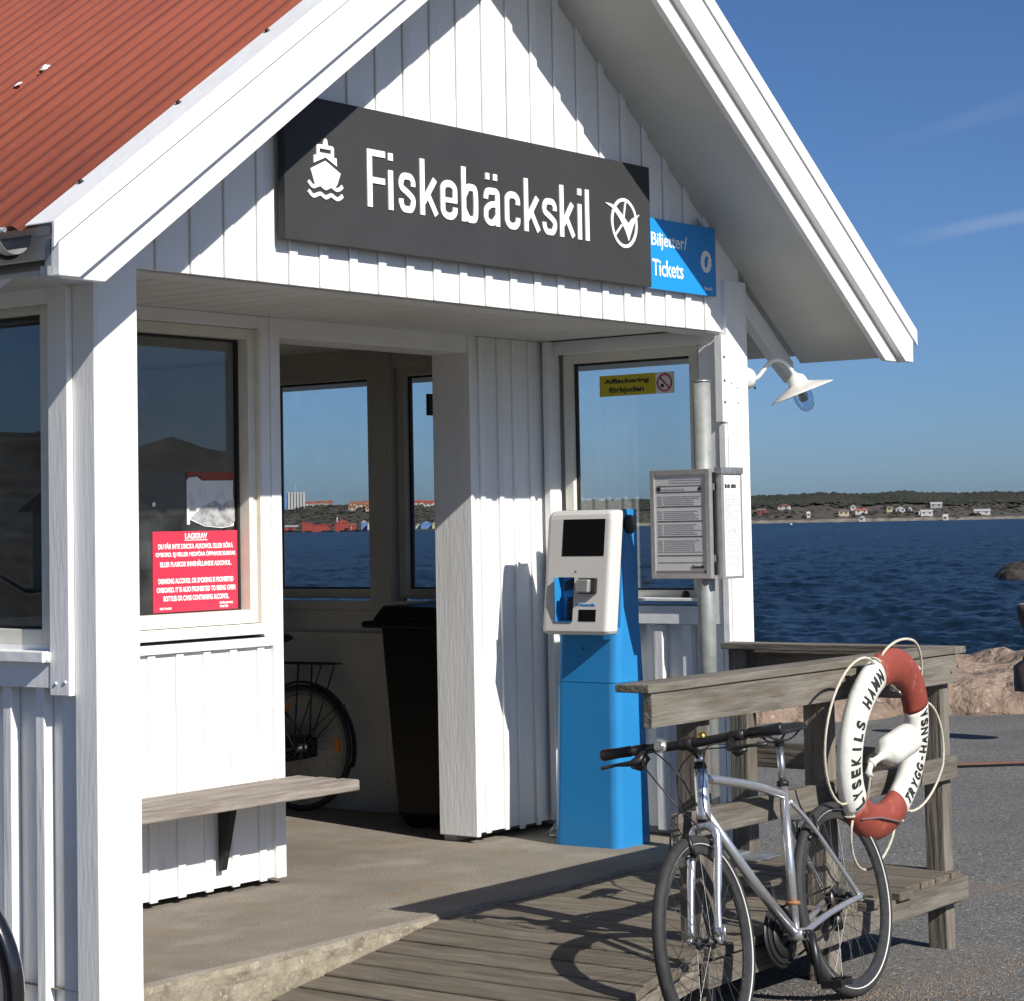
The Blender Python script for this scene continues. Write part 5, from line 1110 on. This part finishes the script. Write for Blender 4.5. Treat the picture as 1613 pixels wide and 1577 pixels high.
    bar = cat([bc + V(-.018, -.351, .004), bc + V(-.008, -.20, .004), bc + V(0, -.06, 0), bc + V(0, .06, 0), bc + V(-.008, .20, .004), bc + V(-.018, .351, .004)]); MB().tube(bar, .0155, 12).build('handlebar', BLACK, r, local=True)
    for s in (-1, 1):
        MB().tube([bc + V(-.0125, s * .235, .004), bc + V(-.015, s * .29, .004), bc + V(-.0175, s * .350, .004), bc + V(-.018, s * .354, .004)], [.0185, .0178, .0205, .018], 12).build('grip', BLACK, r, local=True)
        MB().tube([bc + V(-.005, s * .165, .003), bc + V(-.010, s * .218, .003)], .0185, 12).build('shifter', BLACK, r, local=True)
        MB().tube([bc + V(.004, s * .170, -.006), bc + V(.030, s * .180, -.030), bc + V(.048, s * .205, -.036), bc + V(.052, s * .26, -.034), bc + V(.045, s * .325, -.038)], [.014, .018, .010, .0055, .0065], 10).build('brake_lever', BLACK, r, local=True)
        MB().tube([bc + V(.008, s * .160, -.022), bc + V(.014, s * .195, -.050), bc + V(.010, s * .225, -.046)], [.014, .018, .008], 10).build('gear_pod', BLACK, r, local=True)
    MB().tube([bc + V(-.004, -.095, .004), bc + V(.030, -.095, .004)], .020, 14).build('lamp_bracket', ALU, r, local=True); MB().tube([bc + V(.028, -.095, .006), bc + V(.034, -.095, .006)], [.018, .015], 14).build('front_lamp', CHROME, r, local=True)
    MB().lathe([(0, .020), (.012, .017), (.015, .006), (.015, 0)], bc + V(.0, .060, .013), (0, 0, 1), 14).build('bell', M('brass_bell', (.35, .24, .08), rough=.3, metal=.9), r, local=True)
    # cables
    cb = [cat([bc + V(.02, -.165, -.02), bc + V(.055, -.10, -.01), bc + V(.060, -.02, -.09), hb + V(.035, -.01, .08), hb.lerp(bb, .15) + V(.02, -.02, .03)]), cat([bc + V(.02, .165, -.02), bc + V(.065, .11, -.02), bc + V(.070, .08, -.12), hb + V(.05, .04, .03), hb.lerp(bb, .18) + V(.03, .02, .02)]),
          cat([bc + V(.02, -.175, -.03), bc + V(.09, -.12, -.06), bc + V(.085, -.03, -.19), hb + V(.03, -.01, -.02), cr_ + V(.03, 0, -.06)]), cat([bc + V(.01, .15, -.03), bc + V(.05, .05, -.03), bc + V(.050, -.03, -.10), bc + V(.035, -.03, -.20), ht.lerp(sc, .1) + V(0, -.02, -.05)])]
    b = MB()
    for c_ in cb: b.tube(c_, .0026, 6)
    b.build('cables', BLACK, r, local=True)
    # brakes
    for (px_, pz_) in ((wb - .03 + .055, .67), (.19, .63)):
        b = MB()
        for s in (-1, 1): b.tube([V(px_, s * .036, pz_ - .045), V(px_ + (.018 if px_ > .5 else -.018), s * .040, pz_ - .02), V(px_ + (.016 if px_ > .5 else -.016), s * .030, pz_ + .030)], [.010, .009, .006], 8); b.tube([V(px_ - .03, s * .020, pz_ - .038), V(px_ + .03, s * .020, pz_ - .046)], .008, 8)
        b.tube([V(px_ + (.016 if px_ > .5 else -.016), -.034, pz_ + .028), V(px_ + (.016 if px_ > .5 else -.016), .034, pz_ + .028)], .002, 6); b.build('rim_brake', BLACK, r, local=True)
    # seat post and saddle
    sp = (sc - bb).normalized(); st = sc + sp * .165
    MB().tube([sc + sp * .02, st], .0135, 12).build('seat_post', CHROME, r, local=True); MB().tube([sc + sp * .014, sc + sp * .032], .0215, 14).build('seat_clamp', DARKM, r, local=True)
    b = MB(); secs = []
    for (x, hw, z, d) in ((-.125, .040, .004, .018), (-.11, .058, .006, .028), (-.055, .058, .004, .034), (0, .034, .0, .032), (.065, .020, .0, .026), (.115, .015, -.004, .020), (.13, .008, -.006, .012)):
        c_ = V(st.x - .015 + x, 0, st.z + .045 + z); secs.append([tuple(c_ + V(0, hw * math.cos(t), (.5 * d * math.sin(t)) - (abs(math.cos(t)) ** 3) * .012)) for t in [k * 2 * math.pi / 14 for k in range(14)]])
    loft(b, secs); b.build('saddle', BLACK, r, local=True, smooth=True)
    b = MB()
    for s in (-1, 1): b.tube(cat([V(st.x - .12, s * .030, st.z + .040), V(st.x - .05, s * .022, st.z + .010), V(st.x + .03, s * .022, st.z + .010), V(st.x + .10, s * .010, st.z + .034)]), .0035, 6)
    b.build('saddle_rail', DARKM, r, local=True); MB().tube([st - sp * .01, st + sp * .014], .018, 10).build('saddle_clamp', DARKM, r, local=True)
    # drivetrain, chain side is the right (-y)
    b = MB(); b.lathe([(.030, -.002), (.092, -.002), (.096, 0), (.092, .002), (.030, .002)], bb + V(0, -.052, 0), (0, -1, 0), 40); b.lathe([(.040, -.0015), (.074, -.0015), (.074, .0015), (.040, .0015)], bb + V(0, -.044, 0), (0, -1, 0), 36); b.build('chainring', DARKM, r, local=True)
    MB().lathe([(.094, 0), (.108, .002), (.110, .006), (.108, .008), (.090, .006)], bb + V(0, -.056, 0), (0, -1, 0), 40).build('chain_guard', BLACK, r, local=True)
    b = MB()
    for k in range(8): b.lathe([(.016, k * .0045 - .001), (.026 + (7 - k) * .0035, k * .0045 - .001), (.026 + (7 - k) * .0035, k * .0045 + .001), (.016, k * .0045 + .001)], V(0, -.024, R), (0, -1, 0), 24)
    b.build('cassette', M('dirty_steel', (.10, .09, .08), rough=.4, metal=.8), r, local=True)
    b = MB(); b.tube([V(0, -.045, R + .045), bb + V(0, -.050, .094)], .004, 6); b.tube([V(-.01, -.045, R - .09), bb + V(0, -.050, -.094)], .004, 6); b.build('chain', DARKM, r, local=True)
    b = MB(); b.tube([V(-.005, -.060, R - .012), V(.010, -.068, R - .050), V(.0, -.050, R - .060)], .010, 8); b.tube([V(.01, -.046, R - .055), V(-.012, -.046, R - .105)], [.026, .020], 8); b.build('derailleur', BLACK, r, local=True)
    b = MB(); d = V(-.16, 0, -.985).normalized() * .17; d = V(.006, 0, -.170)
    b.tube([bb + V(0, .036, 0), bb + V(0, .060, 0)], .014, 12); b.tube([bb + V(0, .060, 0), bb + V(0, .064, 0) + d * .5, bb + V(0, .070, 0) + d], [.017, .0145, .0140], 10); b.tube([bb - V(0, .058, 0), bb - V(0, .068, 0) - d], [.012, .010], 10); b.build('crank', BLACK, r, local=True)
    for s in (1, -1):
        p = bb + V(0, s * .070, 0) + d * s; b = MB(); b.tube([p, p + V(0, s * .10, 0)], .006, 8); b.box(p.x - .044, p.x + .044, *sorted((p.y + s * .022, p.y + s * .098)), p.z - .012, p.z - .002) if False else None
        for xx in (-.040, .034): b.box(p.x + xx, p.x + xx + .007, *sorted((p.y + s * .020, p.y + s * .10)), p.z - .013, p.z + .013)
        for yy in (.022, .058, .094): b.box(p.x - .034, p.x + .034, *sorted((p.y + s * yy, p.y + s * (yy + .006))), p.z - .010, p.z + .010)
        b.build('pedal', BLACK, r, local=True)
    b = MB(); b.lathe([(.0195, 0), (.026, .003), (.026, .012), (.0195, .015)], bb.lerp(sc, .20), (sc - bb).normalized(), 16); b.build('lock_strap', M('rusty_strap', (.30, .13, .05), rough=.6), r, local=True)
    return r
sport_bike()
def city_bike(name, label, mw, col=FRAMEK):
    R = .345; wb = 1.06; bb = V(.45, 0, .28); sc = V(.29, 0, .72); ht = V(.85, 0, .86); ax = V(-.30, 0, .954); hb = ht - ax * .14
    r = thing(name, label, 'bicycle', mw=mw); wheel(r, 'rear_wheel', 0, R, .019, False, 28, reflector=True); wheel(r, 'front_wheel', wb, R, .019, False, 28, reflector=True)
    b = MB(); b.tube([hb, ht], .019, 12); b.tube([hb, bb], .018, 12); b.tube([ht - ax * .02, sc], .015, 12); b.tube([bb, sc], .016, 12)
    for s in (-1, 1): b.tube([bb, V(0, s * .065, R)], .010, 8); b.tube([sc, V(0, s * .065, R)], .008, 8); b.tube([hb - ax * .03 + V(0, s * .03, 0), V(wb - .03, s * .048, R + .08), V(wb, s * .05, R)], .011, 10)
    b.build('frame', col, r, local=True)
    def fender(cx, a0, a1, nm):
        b = MB(); n = 26; Rf = R + .022; q = []
        for i in range(n + 1):
            a = rad(a0 + (a1 - a0) * i / n); q.append([b.b.verts.new(V(cx + (Rf - (abs(y) / .028) ** 2 * .012) * math.cos(a), y, R + (Rf - (abs(y) / .028) ** 2 * .012) * math.sin(a))) for y in (-.028, -.02, -.01, 0, .01, .02, .028)])
        for i in range(n):
            for j in range(6): b.b.faces.new([q[i][j], q[i + 1][j], q[i + 1][j + 1], q[i][j + 1]]).smooth = True
        o = b.build(nm, BLACKG, r, local=True); md = o.modifiers.new('t', 'SOLIDIFY'); md.thickness = .0025
    fender(0, 20, 195, 'mudguard'); fender(wb, -20, 110, 'mudguard')
    b = MB()
    for s in (-1, 1): b.tube([V(0, s * .07, R), V(-.27, s * .03, R + .24)], .003, 6)
    b.build('mudguard_stay', DARKM, r, local=True)
    b = MB(); z = R + .46
    for s in (-1, 1): b.tube([V(.22, s * .06, z), V(-.22, s * .06, z), V(-.24, s * .04, z)], .005, 8); b.tube([V(-.02, s * .06, z), V(0, s * .07, R)], .005, 8); b.tube([V(-.18, s * .06, z), V(0, s * .07, R)], .004, 8)
    for x in (-.22, -.08, .06, .20): b.tube([V(x, -.06, z), V(x, .06, z)], .004, 6)
    b.tube([V(-.22, 0, z + .006), V(.2, 0, z + .004)], .004, 6); b.build('luggage_rack', DARKM, r, local=True)
    b = MB(); b.tube([ht, ht + ax * .12], .013, 10); b.build('stem', CHROME, r, local=True); c_ = ht + ax * .12
    MB().tube(cat([c_ + V(-.14, -.28, .04), c_ + V(.0, -.20, .05), c_ + V(.03, -.05, .02), c_ + V(.03, .05, .02), c_ + V(0, .20, .05), c_ + V(-.14, .28, .04)]), .011, 10).build('handlebar', CHROME, r, local=True)
    for s in (-1, 1): MB().tube([c_ + V(-.14, s * .28, .04), c_ + V(-.06, s * .245, .045)], .015, 10).build('grip', BLACK, r, local=True)
    st = sc + V(-.05, 0, .17); MB().tube([sc, st], .0125, 10).build('seat_post', CHROME, r, local=True)
    b = MB(); secs = []
    for (x, hw, z_, d_) in ((-.13, .06, .02, .03), (-.10, .095, .022, .05), (-.03, .085, .015, .05), (.04, .04, .01, .04), (.12, .02, .005, .03), (.14, .01, 0, .02)):
        secs.append([tuple(V(st.x + x, hw * math.cos(t), st.z + .03 + z_ + .5 * d_ * math.sin(t))) for t in [k * 2 * math.pi / 12 for k in range(12)]])
    loft(b, secs); b.build('saddle', BLACK, r, local=True, smooth=True)
    b = MB(); b.prism([(-.06, R - .05), (-.06, R + .05), (.0, R + .065), (bb.x + .05, bb.z + .11), (bb.x + .11, bb.z + .03), (bb.x + .08, bb.z - .09), (.0, R - .065)], -.062, -.048, 'Y'); b.build('chain_case', BLACKG, r, local=True)
    b = MB(); b.tube([bb + V(0, .04, 0), bb + V(.10, .07, -.13)], .009, 8); b.tube([bb + V(0, -.05, 0), bb + V(-.10, -.075, .13)], .009, 8); b.build('crank', CHROME, r, local=True)
    for s in (-1, 1): p = bb + V(.10 * s, .07 * s, -.13 * s); MB().box(p.x - .04, p.x + .04, *sorted((p.y, p.y + s * .09)), p.z - .012, p.z + .012).build('pedal', BLACK, r, local=True)
    MB().tube([V(.30, .05, .26), V(.24, .14, .005)], .008, 8).build('kick_stand', CHROME, r, local=True)
    return r
BLACKG = M('glossy_black_paint', (.010, .010, .011), rough=.18, coat=.6)
def heading(ang, X, Y, Z, lean, S): return bike_matrix(X, Y, Z, math.pi - ang, lean, S)
city_bike('city_bicycle', 'dark city bicycle with rack and orange spoke reflector inside the doorway', heading(rad(95), 3.77, 2.60, .0, .03, .96))
city_bike('city_bicycle', 'black city bicycle cut off by the left edge, only its rear mudguard showing', heading(rad(100), -.70, -.02, ground_z(-.7, 0) + .0, -.06, 1.04))

# ------------------------------------------------------------------ wheelie bin inside the doorway
BK = M('black_bin_plastic', (.008, .008, .008), rough=.5, spec=.3)
def bin_(): 
    th = rad(3); ox, oy = 3.685, 1.565; mw = Matrix.Translation((ox, oy, 0)) @ Matrix.Rotation(th, 4, 'Z')
    r = thing('wheelie_bin', 'black wheelie bin standing in the dark inside the doorway', 'bin', mw=mw)
    b = MB(); loft(b, [[(-.16, -.17, .06), (.16, -.17, .06), (.16, .17, .06), (-.16, .17, .06)], [(-.21, -.22, 1.00), (.21, -.22, 1.00), (.21, .22, 1.00), (-.21, .22, 1.00)]]); b.build('body', BK, r, local=True, bevel=.02)
    MB().box(-.235, .235, -.245, .26, .985, 1.02).build('rim', BK, r, local=True, bevel=.008)
    b = MB(); loft(b, [[(-.24, -.25, 1.022), (.24, -.25, 1.022), (.24, .25, 1.022), (-.24, .25, 1.022)], [(-.20, -.21, 1.085), (.20, -.21, 1.085), (.20, .21, 1.095), (-.20, .21, 1.095)]]); b.build('lid', BK, r, local=True, bevel=.01)
    b = MB(); b.tube([(-.19, .22, 1.00), (-.19, .33, 1.0), (.19, .33, 1.0), (.19, .22, 1.0)], .018, 8); b.build('handle', BK, r, local=True)
    for s in (-1, 1): MB().lathe([(0, -.025), (.10, -.025), (.10, .025), (0, .025)], (s * .10, .08, .10), (1, 0, 0), 20).build('wheel', BK, r, local=True)
bin_()
